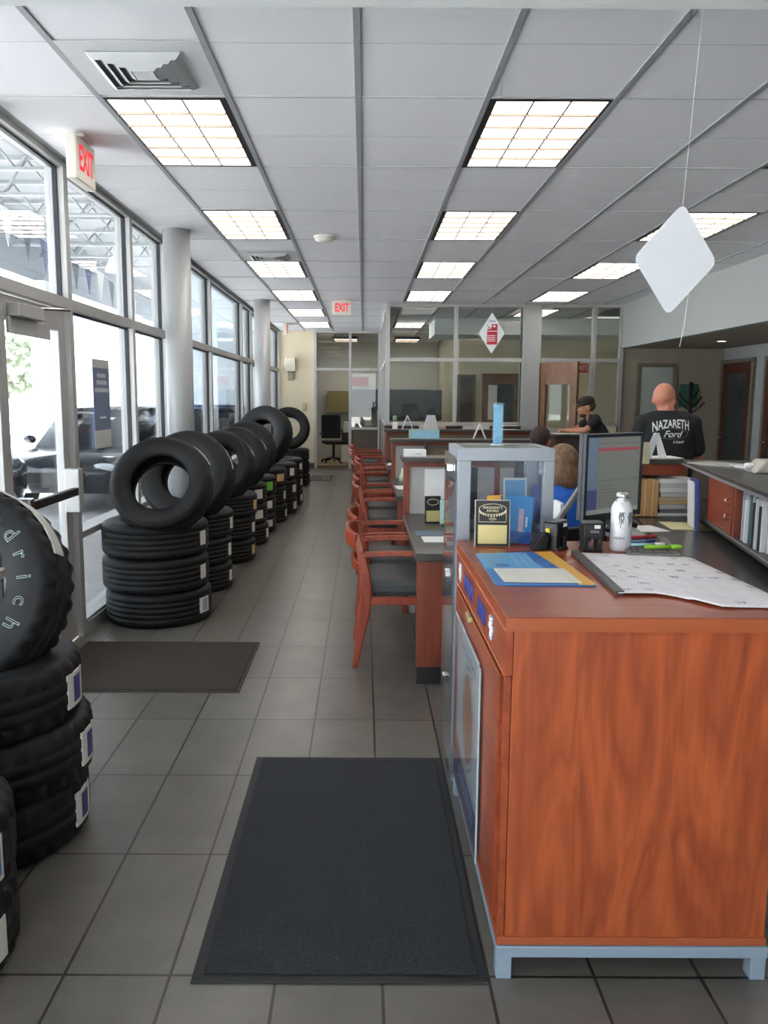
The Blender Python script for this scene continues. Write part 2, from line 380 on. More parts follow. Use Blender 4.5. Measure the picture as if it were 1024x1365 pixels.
# the glass exit door (bay 2)
dy0, dy1 = 4.33, 5.30
d = MB(); d.box(wx - 0.05, wx + 0.0, dy0, dy0 + 0.09, 0.01, 2.13, frame_m); d.box(wx - 0.05, wx, dy1 - 0.11, dy1, 0.01, 2.13, frame_m)
d.box(wx - 0.05, wx, dy0 + 0.09, dy1 - 0.11, 2.0, 2.13, frame_m); d.box(wx - 0.05, wx, dy0 + 0.09, dy1 - 0.11, 0.01, 0.25, frame_m)
door = struct(d.build('door_1', bev=0.003))
struct(bx('door_glass', wx - 0.03, wx - 0.022, dy0 + 0.09, dy1 - 0.11, 0.25, 2.0, clear, door))
mb = MB(); mb.box(wx, wx + 0.07, dy0 + 0.12, dy0 + 0.5, 2.02, 2.09, frame_m); mb.box(wx, wx + 0.02, dy0 + 0.1, dy1 - 0.3, 1.93, 2.02, frame_m)
mb.tube([(wx + 0.05, dy0 + 0.45, 2.09), (wx + 0.16, dy0 + 0.62, 2.1), (wx + 0.05, dy0 + 0.78, 2.12)], 0.01, chrome)
struct(mb.build('door_closer', door, 0.004))
mb = MB(); mb.box(wx + 0.05, wx + 0.09, dy0 + 0.14, dy1 - 0.12, 0.97, 1.02, black); mb.box(wx, wx + 0.09, dy0 + 0.09, dy0 + 0.14, 0.95, 1.04, chrome)
mb.box(wx, wx + 0.095, dy1 - 0.13, dy1 - 0.05, 0.86, 1.14, frame_m); struct(mb.build('panic_bar', door, 0.006))
# sill curb line at the bottom of wall
struct(bx('baseboard_window', wx + 0.03, wx + 0.045, 5.4, 18.38, 0, 0.08, frame_m))
# columns
colm = mat('column_paint', (170, 172, 172), 0.45, 0.15)
for nm, y, x in (('column_1', 7.42, -1.645), ('column_2', 12.6, -1.535), ):
    struct(MB().lathe([(0.118 if nm != 'column_2' else 0.12, 0), (0.118 if nm != 'column_2' else 0.12, CZ)], colm, 40).build(nm, loc=(x, y, 0)))

# ------------------------------------------------------------------ partitions
def partition(name, verts_x, y, z0, z1, ztr, doorbays=(), gz=None, m=frame_m, low=None):
    mb = MB(); g = MB(); t_ = 0.03
    for x in verts_x: mb.box(x - t_, x + t_, y - 0.05, y + 0.05, 0 if low is None else low, z1, m)
    for i in range(len(verts_x) - 1):
        a, c = verts_x[i] + t_, verts_x[i + 1] - t_
        mb.box(a, c, y - 0.05, y + 0.05, z1 - 0.05, z1, m); mb.box(a, c, y - 0.05, y + 0.05, ztr - 0.03, ztr + 0.03, m)
        g.box(a, c, y - 0.004, y + 0.004, ztr + 0.03, z1 - 0.05, part_glass)
        if i not in doorbays:
            mb.box(a, c, y - 0.05, y + 0.05, z0 - 0.06, z0, m); g.box(a, c, y - 0.004, y + 0.004, z0, ztr - 0.03, part_glass)
    fr = struct(mb.build(name, bev=0.002)); struct(g.build('partition_glass', fr)); return fr
p1 = partition('window_11', [0.38, 1.44, 2.5], 13.05, 1.21, CZ, 2.18)
struct(bx('wall_below_glass', 0.35, 2.5, 13.0, 13.1, 0, 1.15, mat('wall_dark', (96, 84, 74), 0.7)))
struct(bx('column_3', 2.47, 2.74, 12.92, 13.2, 0, CZ, mat('pillar_grey', (158, 160, 158), 0.6)))
p2 = partition('window_12', [2.74, 3.6, 4.03], 13.05, 1.21, CZ, 2.18, doorbays=(0,))
struct(bx('wall_below_glass', 3.6, 4.03, 13.0, 13.1, 0, 1.15, cream))
p3 = partition('window_13', [-1.07, -0.3, 0.35], 18.4, 0.93, CZ, 2.2, doorbays=(0,))
struct(bx('wall_below_office', -0.3, 0.35, 18.38, 18.42, 0.07, 0.87, mat('wall_dark', (96, 84, 74), 0.7)))
# side glass between 13.05 and 18.4
mb = MB()
for y in (14.4, 16.2, 18.35): mb.box(0.35, 0.41, y - 0.03, y + 0.03, 0, CZ, frame_m)
for z in (1.15, 2.18, CZ - 0.03): mb.box(0.36, 0.40, 13.1, 18.37, z - 0.03, z + 0.03, frame_m)
mb.box(0.36, 0.40, 13.1, 18.37, 0, 1.12, mat('wall_dark', (96, 84, 74), 0.7))
fr = struct(mb.build('window_14')); struct(bx('partition_glass', 0.376, 0.384, 13.1, 18.37, 1.18, CZ - 0.06, part_glass, fr))
# open wooden door in the doorway right of the pillar
mb = MB(); L = 0.86
for a, c, z0, z1 in ((0, 0.16, 0.01, 2.13), (L - 0.14, L, 0.01, 2.13), (0.16, L - 0.14, 1.8, 2.13), (0.16, L - 0.14, 0.01, 0.4)): mb.box(a, c, -0.022, 0.022, z0, z1, MATS['door_wood'])
dd = struct(mb.build('door_2', loc=(2.76, 12.98, 0), rot=(0, 0, math.radians(-62)))); struct(bx('door_glass', 0.16, L - 0.14, -0.004, 0.004, 0.4, 1.8, part_glass, dd))
struct(MB().tube([(L - 0.07, -0.02, 1.0), (L - 0.07, -0.07, 1.0), (L - 0.17, -0.07, 1.0)], 0.01, chrome).build('door_handle', dd))
# doors seen at the right
fd = mat('door_frame', (112, 106, 92), 0.6)
def framed_door(name, loc, rz, w_, h_, leafm, glassy=False, frame=fd):
    mb = MB(); mb.box(-0.06, 0, -0.03, 0.03, 0, h_ + 0.06, frame); mb.box(w_, w_ + 0.06, -0.03, 0.03, 0, h_ + 0.06, frame); mb.box(0, w_, -0.03, 0.03, h_, h_ + 0.06, frame)
    f = struct(mb.build(name, loc=loc, rot=(0, 0, rz)))
    if glassy:
        l = MB(); l.box(0, 0.13, -0.02, 0.01, 0.01, h_, leafm); l.box(w_ - 0.13, w_, -0.02, 0.01, 0.01, h_, leafm); l.box(0.13, w_ - 0.13, -0.02, 0.01, 0.01, 0.3, leafm); l.box(0.13, w_ - 0.13, -0.02, 0.01, h_ - 0.15, h_, leafm)
        lf = struct(l.build('door_leaf', f)); struct(bx('door_glass', 0.13, w_ - 0.13, -0.008, 0.0, 0.3, h_ - 0.15, mat('dark_pane', (52, 62, 62), 0.12), f))
    else: lf = struct(bx('door_leaf', 0, w_, -0.02, 0.01, 0.01, h_, leafm, f))
    struct(MB().tube([(0.07, -0.02, 1.0), (0.07, -0.06, 1.0), (0.17, -0.06, 1.0)], 0.009, chrome).build('door_handle', f))
    return f
framed_door('door_3', (4.36, 13.03, 0), 0, 0.5, 2.08, mat('pale_leaf', (168, 176, 170), 0.5))
framed_door('door_4', (5.63, 12.95, 0), -PI / 2, 0.95, 2.13, MATS['dark_door'], True)
framed_door('door_5', (5.63, 11.55, 0), -PI / 2, 0.95, 2.13, MATS['dark_door'], True)
framed_door('door_6', (1.98, 16.98, 0), 0, 0.26, 2.0, mat('dark_leaf', (88, 80, 72), 0.5))
framed_door('door_7', (2.5, 16.98, 0), 0, 0.72, 2.02, MATS['door_wood'], True, MATS['door_wood'])
tag(bx('notice_sheet', 2.56, 2.74, 16.94, 16.955, 1.15, 1.85, white), 'white notice sheet on the wooden corridor door seen through the partition glass', 'notice')
struct(bx('trim_opening', 3.3, 3.42, 16.9, 17.0, 0, 2.2, MATS['door_wood']))

# ------------------------------------------------------------------ ceiling fixtures
darkf = mat('troffer_rim', (26, 24, 26), 0.5)
def make_troffer(inner):
    t_ = thing('ceiling_light', '', 'ceiling light')
    h = MB(); X, Y = PX - 0.028, PY - 0.016
    L0, L1 = (0.012, 0.036) if inner > 0 else (0.036, 0.014)      # dark reveal is wider on the aisle side
    N0, N1 = 0.034, 0.012
    for (a, c, e, f) in ((0, L0, 0, Y), (X - L1, X, 0, Y), (L0, X - L1, 0, N0), (L0, X - L1, Y - N1, Y)): h.box(a, c, e, f, -0.005, 0.1, darkf)
    h.build('housing', t_)
    bx('diffuser', L0, X - L1, N0, Y - N1, 0.0, 0.004, diff, t_)
    l = MB(); lm = mat('louver', (150, 134, 120), 0.6); W_ = X - L0 - L1; D_ = Y - N0 - N1
    for k in (1, 2): l.box(L0 + W_ * k / 3 - 0.005, L0 + W_ * k / 3 + 0.005, N0, Y - N1, -0.004, -0.0003, lm)
    for k in range(1, 6): l.box(L0, X - L1, N0 + D_ * k / 6 - 0.006, N0 + D_ * k / 6 + 0.006, -0.012, -0.0003, lm)
    l.build('louver', t_)
    return t_
colname = {-1: 'left row by the windows', 2: 'middle row above the desks', 5: 'right row beside the fascia'}
ordn = ['nearest', 'second nearest', 'third nearest', 'fourth nearest', 'fifth nearest', 'farthest']
ordn_m = ['nearest', 'second nearest', 'third nearest', 'fourth nearest', '', 'one beyond the glass partition']
protos = {}
for i, (c_, rs, x, y) in enumerate(lights):
    k = 1 if c_ < 0 else -1
    if k not in protos: o = protos[k] = make_troffer(k)
    else: o = copy_tree(protos[k])
    o.location = (x + 0.014, y + 0.008, CZ)
    o['label'] = 'lit recessed ceiling light, %s of the %s' % ((ordn_m if c_ == 2 else ordn)[rs], colname[c_]); o['group'] = 'recessed ceiling lights'
for i, (x, y, rz, lab) in enumerate([(-0.75, 20.0, 0, 'surface mounted ceiling light in the far left office, left one'), (0.75, 20.0, 0, 'surface mounted ceiling light in the far left office, right one'), (2.62, 13.7, 0, 'added ceiling light brightening the corridor, half hidden behind the grey partition pillar')]):
    o = copy_tree(protos[-1]); o.location = (x, y, CZ - 0.006 if y < 18 else CZ - 0.06); o.rotation_euler = (0, 0, rz); o['label'] = lab; o['group'] = 'surface mounted office lights'  # the light by the pillar is added to brighten the corridor
def make_vent():
    t_ = thing('ceiling_vent', '', 'ceiling vent')
    vm = mat('vent_metal', (200, 203, 204), 0.45); dk = mat('vent_dark', (120, 124, 128), 0.8)
    MB().box(-0.30, 0.30, -0.30, 0.30, -0.006, -0.003, vm).build('panel', t_)
    bx('duct_throat', -0.195, 0.195, -0.195, 0.195, -0.0085, -0.006, dk, t_)
    l = MB()
    for k, s_ in enumerate((0.20, 0.16, 0.12, 0.08)):
        z = -0.010 - 0.004 * (k % 2)
        s2 = s_ - 0.028
        for q in range(4):
            l.M = Matrix.Rotation(q * PI / 2, 4, 'Z')
            l.add([(-s_, -s_, -0.011), (s_, -s_, -0.011), (s2, -s2, -0.030), (-s2, -s2, -0.030), (-s_, -s_, -0.008), (s_, -s_, -0.008), (s2, -s2, -0.026), (-s2, -s2, -0.026)],
                  [(0, 3, 2, 1), (4, 5, 6, 7), (0, 1, 5, 4), (3, 7, 6, 2)], vm)
    l.M = Matrix.Identity(4); l.box(-0.045, 0.045, -0.045, 0.045, -0.03, -0.024, vm)
    l.build('louver', t_)
    return t_
v1 = make_vent(); v1.location = (-0.975, 3.86, CZ); v1['label'] = 'large square slatted air vent in front of the nearest left ceiling light'
v2 = copy_tree(v1); v2.location = (-0.975, 8.7, CZ); v2['label'] = 'small looking square air vent between the second and third left ceiling lights'
for v in (v1, v2): v['group'] = 'square ceiling vents'
o = MB().lathe([(0.0, -0.055), (0.05, -0.052), (0.085, -0.035), (0.09, -0.015), (0.1, -0.012), (0.1, 0.0)], mat('detector_white', (224, 220, 210), 0.5), 32).build('smoke_detector', loc=(-0.357, 7.66, CZ))
tag(o, 'round off-white smoke detector on the ceiling tiles left of the centre grid line', 'smoke detector')

def exit_sign(loc, rz, label, size=(0.31, 0.2), two=False):
    t_ = thing('exit_sign', label, 'exit sign', loc, rz); wm = mat('exit_housing', (222, 218, 208), 0.5)
    W_, H_ = size
    bx('sign_body', -W_ / 2, W_ / 2, -0.03, 0.03, -H_ - 0.02, -0.02, wm, t_, 0.008)
    bx('canopy', -0.08, 0.08, -0.05, 0.05, -0.02, 0, wm, t_, 0.004)
    text('lettering', 'EXIT', H_ * 0.80, exit_red, Matrix.Translation((0, -0.0315, -H_ / 2 - 0.022)) @ FRONT, t_, sx=0.62, bold=0.004)
    return t_
exit_sign((-1.60, 4.84, CZ), PI / 2, 'large EXIT sign with red letters hanging from the ceiling over the glass door', (0.32, 0.235))
exit_sign((-0.327, 12.5, CZ), 0, 'small EXIT sign with red letters facing the camera near the glass partition', (0.29, 0.21))
exit_sign((-1.55, 16.6, CZ), PI / 2, 'distant EXIT sign seen edge on at the far end of the window wall', (0.3, 0.22))
t_ = thing('exit_sign', 'red EXIT sign on the corridor wall seen through the right doorway', 'exit sign', (4.45, 16.97, 2.2))
bx('sign_body', -0.13, 0.13, -0.02, 0.02, -0.09, 0.09, mat('exit_dim', (190, 90, 80), 0.5), t_, 0.005); text('lettering', 'EXIT', 0.14, white, Matrix.Translation((0, -0.023, 0)) @ FRONT, t_, sx=0.8)

# hanging diamonds
def diamond(name, label, c, hw, hh, rot, rnd=0.12, ztop=CZ, loc_string=0.02):
    t_ = thing(name, label, 'hanging sign', c)
    t_.rotation_euler = rot
    pts = []
    cs = [(0, hh), (hw, 0), (0, -hh), (-hw, 0)]
    for i in range(4):
        p = Vector(cs[i] ); a = Vector(cs[i - 1]); b_ = Vector(cs[(i + 1) % 4])
        p0 = p + (a - p) * rnd; p1 = p + (b_ - p) * rnd
        for k in range(6):
            u = k / 5; pts.append(tuple(p0 * (1 - u) ** 2 + p * 2 * u * (1 - u) + p1 * u * u))
    MB().prism(pts, -0.002, 0.002, mat('sign_board', (226, 230, 234), 0.35), 'XZ').build('board', t_)
    return t_
d1 = diamond('hanging_sign', 'blank white rounded diamond sign hanging on a thread above the reception counter', (1.105, 3.0, 2.085), 0.155, 0.192, (0.12, 0.03, 0.1))
MB().tube([(0, 0, 0.185), (0.0, 0.06, CZ - 2.085)], 0.0008, white, 5).build('thread', d1)
MB().tube([(0.07, 0.01, -0.1), (0.072, 0.01, -0.22), (0.066, 0.01, -0.30)], 0.0012, white, 5).build('loose_thread', d1)
d2 = diamond('hanging_sign', 'white diamond sign with red fuel can picture hanging before the glass partition', (1.61, 10.5, 2.4), 0.165, 0.255, (0, 0.0, 0.0), 0.06)
MB().tube([(0, 0, 0.25), (0, 0, CZ - 2.4)], 0.0015, white, 5).build('thread', d2)
mb = MB(); mb.box(-0.06, 0.07, -0.004, -0.003, -0.14, 0.02, red); mb.box(-0.06, 0.07, -0.004, -0.003, 0.03, 0.05, red)
mb.prism([(-0.01, 0.05), (0.07, 0.05), (0.07, 0.11), (0.0, 0.11)], -0.004, -0.003, red); mb.box(0.012, 0.045, -0.0045, -0.004, 0.075, 0.095, white)
for k in range(4): mb.box(-0.055, 0.045, -0.0047, -0.004, -0.10 + k * 0.022, -0.092 + k * 0.022, white)
mb.prism([(-0.06, 0.10), (-0.07, 0.11), (-0.02, 0.06), (-0.03, 0.05)], -0.004, -0.003, black); mb.box(-0.04, 0.045, -0.004, -0.003, 0.145, 0.152, navy)
mb.build('printed_fuel_can', d2)

# ================================================================== OUTSIDE
gm = mat('concrete', (200, 199, 198), 0.85, noise_amt=0.08, noise_scale=2)
struct(bx('ground_outside', -60, -1.99, -30, 60, -0.3, -0.02, gm))
struct(bx('ground_behind', -1.99, 30, -30, -2.7, -0.3, -0.02, gm))
lane = mat('lane_deck', (104, 110, 114), 0.7)
struct(bx('lane_roof', -6.7, -2.0, -4, 30, 4.9, 5.0, lane))
struct(bx('wall_lane_far', -6.8, -6.65, -4, 30, 3.9, 5.0, mat('lane_band', (150, 156, 162), 0.7)))
for y in (-1, 5.5, 17, 24): struct(bx('lane_pier', -6.8, -6.45, y, y + 0.35, -0.02, 3.9, white_paint))
struct(bx('wall_lane_end', -4.9, -2.1, 22, 22.2, -0.02, 4.9, mat('pale_blue_wall', (176, 190, 200), 0.7)))
struct(bx('outer_wall_above_windows', -2.1, -1.99, -3, 20, 3.3, 4.9, white_paint))
jm = mat('joist_steel', (138, 144, 146), 0.6)
for k in range(16):
    y = -1 + k * 1.3; mb = MB(); mb.box(-6.6, -2.1, y - 0.03, y + 0.03, 4.85, 4.9, jm); mb.box(-6.6, -2.1, y - 0.03, y + 0.03, 4.38, 4.42, jm)
    q = 6
    for i in range(q * 2):
        x0 = -6.6 + 4.5 * i / (q * 2); x1 = -6.6 + 4.5 * (i + 1) / (q * 2); z0, z1 = (4.4, 4.86) if i % 2 == 0 else (4.86, 4.4)
        mb.tube([(x0, y, z0), (x1, y, z1)], 0.018, jm, 6)
    struct(mb.build('lane_joist'))
hb = emis('highbay_lamp', (250, 252, 255), 14)
for i, (x, y, lab) in enumerate([(-3.05, 4.5, 'bright bell shaped high bay lamp outside, left of the EXIT sign over the door'), (-4.2, 8.6, 'bright bell shaped high bay lamp outside, behind the window right of the large EXIT sign'), (-4.2, 14.5, 'bright bell shaped high bay lamp outside, beyond the first grey column')]):
    t_ = thing('high_bay_lamp', lab, 'lamp', (x, y, 3.72), group='high bay lamps outside')
    MB().lathe([(0.24, 0), (0.22, 0.08), (0.17, 0.2), (0.09, 0.26), (0.05, 0.34), (0.05, 0.4)], mat('lamp_shell', (225, 235, 240), 0.3, emit=0.0), 28).build('lamp_shade', t_)
    MB().lathe([(0.0, 0.0), (0.235, 0.0), (0.235, 0.006), (0, 0.006)], hb, 28).build('lens', t_, loc=(0, 0, -0.01))
    MB().tube([(0, 0, 0.4), (0, 0, 1.18)], 0.01, black).build('stem', t_)
# bunting
t_ = thing('bunting', 'string of small pennants hanging outside the upper windows beside the door', 'bunting', (-3.3, 0, 0))
P_ = [(0, 5.6 + k * 0.45, 3.42 - 0.03 * k - 0.04 * math.sin(k)) for k in range(14)]
MB().tube(P_, 0.004, white, 5).build('string', t_)
for k, p in enumerate(P_[1:-1]):
    MB().prism([(p[1] - 0.14, p[2]), (p[1] + 0.14, p[2]), (p[1], p[2] - 0.34)], -0.002, 0.002, [navy, white, mat('slate_flag', (84, 96, 108), 0.6)][k % 3], 'YZ').build('pennant', t_)
# tree outside
t_ = thing('tree', 'pale green tree far outside seen through the glass door', 'tree', (-14.5, 33, 0))
MB().tube([(0, 0, 0), (0.1, 0, 2.0), (0, 0.1, 3)], [0.2, 0.15, 0.08], mat('bark', (110, 95, 80), 0.9)).build('trunk', t_)
mb = MB(); lf = mat('foliage', (130, 138, 118), 0.8, noise_amt=0.3, noise_scale=3)
for k in range(260):
    a = random.random() * 2 * PI; r_ = random.random() ** 0.5 * 1.9; z = 2.9 + random.uniform(-1, 1) * (1.5 - r_ * 0.4)
    mb.M = Matrix.Translation((r_ * math.cos(a), r_ * math.sin(a), z)) @ Euler((random.random() * 3, random.random() * 3, 0)).to_matrix().to_4x4()
    mb.ball((0, 0, 0), (0.24, 0.18, 0.07), lf, 6, 4)
mb.build('crown', t_)
# vehicles outside
def vehicle(label, loc, rz, paint, suv=True):
    t_ = thing('car', label, 'car', loc, rz, 'vehicles outside the windows')
    L_, Wd, Ht = (4.7, 1.9, 1.75) if suv else (4.6, 1.8, 1.45)
    belt = 0.60 * Ht
    lo = MB(); secs = [(-L_ / 2, 0.45, belt * 0.72, 0.80), (-L_ / 2 + 0.12, 0.3, belt * 0.86, 0.9), (-L_ / 2 + 0.5, 0.24, belt * 0.93, 0.98), (-L_ / 2 + 1.3, 0.22, belt, 1.0), (0, 0.22, belt + 0.03, 1.0), (L_ / 2 - 1.0, 0.22, belt + 0.03, 1.0), (L_ / 2 - 0.3, 0.26, belt, 0.96), (L_ / 2 - 0.05, 0.35, belt * 0.92, 0.88), (L_ / 2, 0.45, belt * 0.8, 0.8)]
    def loft(mb, rows_, m):
        vs = []
        for r in rows_: vs += r
        k = len(rows_[0]); fs = [tuple(range(k))[::-1], tuple(range(k * (len(rows_) - 1), k * len(rows_)))]
        for i in range(len(rows_) - 1):
            for j in range(k): fs.append((i * k + j, i * k + (j + 1) % k, (i + 1) * k + (j + 1) % k, (i + 1) * k + j))
        mb.add(vs, fs, m, True)
    rows_ = []
    for x, z0, z1, wf in secs:
        h = Wd / 2 * wf; zm = (z0 + z1) / 2
        rows_.append([(x, -h * 0.9, z0), (x, -h, zm * 0.9), (x, -h, z1 - 0.12), (x, -h * 0.93, z1 - 0.04), (x, -h * 0.8, z1), (x, 0, z1 + 0.025), (x, h * 0.8, z1), (x, h * 0.93, z1 - 0.04), (x, h, z1 - 0.12), (x, h, zm * 0.9), (x, h * 0.9, z0)])
    loft(lo, rows_, paint); lo.build('body', t_)
    gl = mat('car_glass', (20, 28, 36), 0.08); gh = MB(); rows_ = []
    for x, zt_, wf in ((-L_ / 2 + 1.2, belt + 0.02, 0.8), (-L_ / 2 + 1.95, Ht - 0.09, 0.68), (-L_ / 2 + 2.3, Ht - 0.04, 0.68), (L_ / 2 - 1.1, Ht - 0.06, 0.68), (L_ / 2 - (0.25 if suv else 0.55), belt + 0.05, 0.78)):
        h = Wd / 2; rows_.append([(x, -h * 0.86, belt - 0.05), (x, -h * wf, zt_), (x, h * wf, zt_), (x, h * 0.86, belt - 0.05)])
    loft(gh, rows_, gl); gh.build('windows', t_)
    rf = MB(); rows_ = [[(x, -Wd / 2 * 0.69, z - 0.02), (x, -Wd / 2 * 0.62, z + 0.02), (x, Wd / 2 * 0.62, z + 0.02), (x, Wd / 2 * 0.69, z - 0.02)] for x, z in ((-L_ / 2 + 1.9, Ht - 0.09), (-L_ / 2 + 2.3, Ht - 0.02), (L_ / 2 - 1.3, Ht - 0.02), (L_ / 2 - 1.05, Ht - 0.07))]
    loft(rf, rows_, paint); rf.build('roof', t_)
    for s_ in (-1, 1):
        MB().ball((-L_ / 2 + 0.1, s_ * Wd * 0.34, belt * 0.74), (0.08, 0.2, 0.07), mat('headlamp', (210, 220, 225), 0.1, coat=1)).build('headlamp', t_)
        MB().ball((-L_ / 2 + 1.55, s_ * (Wd / 2 + 0.06), belt + 0.08), (0.07, 0.1, 0.07), paint).build('mirror', t_)
    bx('grille', -L_ / 2 - 0.01, -L_ / 2 + 0.06, -0.4, 0.4, 0.42, belt * 0.68, black, t_, 0.02)
    for x in (-L_ / 2 + 0.9, L_ / 2 - 0.95):
        for s_ in (-1, 1):
            wh = MB(); wh.M = Matrix.Translation((x, s_ * (Wd / 2 - 0.1), 0.36)) @ Matrix.Rotation(PI / 2 * s_, 4, 'X')
            wh.lathe([(0, -0.12), (0.3, -0.12), (0.36, -0.08), (0.36, 0.1), (0.3, 0.12), (0.22, 0.1), (0, 0.09)][::-1], rubber, 28); wheel = wh.build('wheel', t_)
            rm = MB(); rm.M = wh.M; rm.lathe([(0, -0.125), (0.05, -0.13), (0.2, -0.124), (0.21, -0.118)], alu, 24); rm.build('wheel_rim', wheel)
    return t_
vehicle('dark blue sport utility car parked outside beyond the glass door', (-4.95, 7.7, -0.02), -PI / 2, mat('car_navy', (30, 40, 56), 0.2, 0.3, coat=1))
vehicle('dark sedan parked outside behind the window poster with its hood this way', (-4.15, 13.3, -0.02), PI / 2, mat('car_black', (26, 32, 42), 0.2, 0.3, coat=1), False)
vehicle('blue car parked outside behind the windows past the first column', (-3.2, 18.4, -0.02), -PI / 2 + 0.1, mat('car_blue', (60, 90, 130), 0.2, 0.3, coat=1), False)

# ================================================================== TIRES
def tire_profile(R, rb, w_, rugged=False):
    hw = w_ / 2; tw = hw * 0.74
    out_ = [(rb, hw * 0.55), (rb + 0.004, hw * 0.72), (rb + 0.018, hw * 0.80), (rb + (R - rb) * 0.3, hw * 0.96), (rb + (R - rb) * 0.55, hw), (rb + (R - rb) * 0.78, hw * 0.97), (R - 0.030, hw * 0.945), (R - 0.012, hw * 0.86), (R - 0.003, tw)]
    gr = [0.62, 0.22, -0.22, -0.62] if not rugged else [0.55, 0.0, -0.55]
    g = 0.0035 if not rugged else 0.007; dpt = 0.0035 if not rugged else 0.005
    for k in gr: out_ += [(R, k * tw + g), (R - dpt, k * tw + g * 0.7), (R - dpt, k * tw - g * 0.7), (R, k * tw - g)]
    out_ += [(a, -b_) for a, b_ in [(R - 0.003, tw), (R - 0.012, hw * 0.86), (R - 0.030, hw * 0.945), (rb + (R - rb) * 0.78, hw * 0.97), (rb + (R - rb) * 0.55, hw), (rb + (R - rb) * 0.3, hw * 0.96), (rb + 0.018, hw * 0.80), (rb + 0.004, hw * 0.72), (rb, hw * 0.55)]]
    inn = [(rb + 0.012, -hw * 0.5), (rb + (R - rb) * 0.4, -hw * 0.82), (R - 0.035, -hw * 0.74), (R - 0.022, -hw * 0.4), (R - 0.022, hw * 0.4), (R - 0.035, hw * 0.74), (rb + (R - rb) * 0.4, hw * 0.82), (rb + 0.012, hw * 0.5)]
    return out_ + inn, len(out_)
def tire_mesh(R, rb, w_, rugged=False):
    prof, no = tire_profile(R, rb, w_, rugged); seg = 132; hw = w_ / 2
    def mod(k, j):
        if j >= no: return 0
        r, z = prof[j]
        if rugged:
            if r > R - 0.02 and abs(z) > hw * 0.45: return -0.010 if k % 4 < 2 else 0
            if r > R - 0.003: return -0.005 if (k + 2) % 4 == 0 else 0
            return 0
        if abs(z) > hw * 0.6 and r > R - 0.02: return -0.003 if k % 3 == 0 else 0
        return 0
    mb = MB(); mb.lathe(prof, rubber, seg, True, mod); return mb
def arc_patch(R, a0, a1, z0, z1, m, t=0.0025, seg=10, mb=None):
    mb = mb or MB(); vs = []; n_ = seg + 1
    for r in (R - 0.004, R + t):
        for k in range(n_):
            a = a0 + (a1 - a0) * k / seg
            for z in (z0, z1): vs.append((r * math.cos(a), r * math.sin(a), z))
    fs = []
    for k in range(seg):
        i = 2 * k; o_ = 2 * n_ + i; fs += [(i, i + 1, i + 3, i + 2), (o_, o_ + 2, o_ + 3, o_ + 1), (i, i + 2, o_ + 2, o_), (i + 1, o_ + 1, o_ + 3, i + 3)]
    fs += [(0, 2 * n_, 2 * n_ + 1, 1), (2 * n_ - 2, 2 * n_ - 1, 4 * n_ - 1, 4 * n_ - 2)]
    mb.add(vs, fs, m, False); return mb
stk_w = mat('sticker_white', (206, 204, 196), 0.55, noise_amt=0.18, noise_scale=90)
stk_n = mat('sticker_navy', (58, 62, 120), 0.55, noise_amt=0.3, noise_scale=120); stk_t = mat('sticker_tan', (196, 160, 110), 0.55); stk_g = mat('sticker_green', (110, 190, 70), 0.55)
def place_tire(base, loc, rotm, label, group, sticker, R, w_):
    o = base if not base.get('used') else base.copy()
    if base.get('used'): C.objects.link(o)
    base['used'] = 1
    o.matrix_world = Matrix.Translation(loc) @ rotm
    o['label'] = label; o['category'] = 'tire'; o['group'] = group
    if sticker:
        a0, a1, z0, z1, m = sticker[:5]
        mb = arc_patch(R, a0, a1, z0, z1, m)
        if len(sticker) > 5:
            b0, b1, m2 = sticker[5:]; arc_patch(R, a0 + (a1 - a0) * b0, a0 + (a1 - a0) * b1, z0 + 0.12 * (z1 - z0), z1 - 0.12 * (z1 - z0), m2, 0.0035, 8, mb)
        s_ = mb.build('label_sticker', o)
    return o
B_rug = tire_mesh(0.385, 0.205, 0.235, True).build('tire')
B_mid = tire_mesh(0.375, 0.2, 0.245).build('tire')
B_sm = tire_mesh(0.345, 0.2, 0.225).build('tire')
B_big = tire_mesh(0.42, 0.215, 0.24).build('tire')
gst = 'tires stacked along the window wall'; gup = 'tires standing on top of the stacks'
lev = ['bottom', 'middle', 'top', 'topmost']
FLAT = lambda a: Matrix.Rotation(a, 4, 'Z')
def stack(where, x, y, base, R, w_, n_, stickers, jit=0.012, dx=None):
    z = w_ / 2
    for k in range(n_):
        ax, ay = (dx[k] if dx else (random.uniform(-jit, jit), random.uniform(-jit, jit)))
        place_tire(base, (x + ax, y + ay, z + 0.001), FLAT(0), '%s black tire lying flat in %s' % (lev[k], where), gst, stickers[k] if k < len(stickers) else None, R, w_)
        z += w_ * 0.985
    return z - w_ / 2
def stand(where, x, y, zt, base, R, w_, lean, yaw, sink, sticker, col=''):
    L_ = math.radians(lean)
    M_ = Matrix.Rotation(yaw, 4, 'Z') @ Matrix.Rotation(PI / 2 - L_, 4, 'X')
    zc = zt - sink + R * math.cos(L_) + w_ / 2 * math.sin(L_)
    return place_tire(base, (x, y, zc), M_, 'black tire standing upright and leaning back on %s' % where, gup, sticker, R, w_)
rad = math.radians
side = lambda a, da=8, h=0.05, m=stk_w, *e: (rad(a - da), rad(a + da), -h, h, m) + e
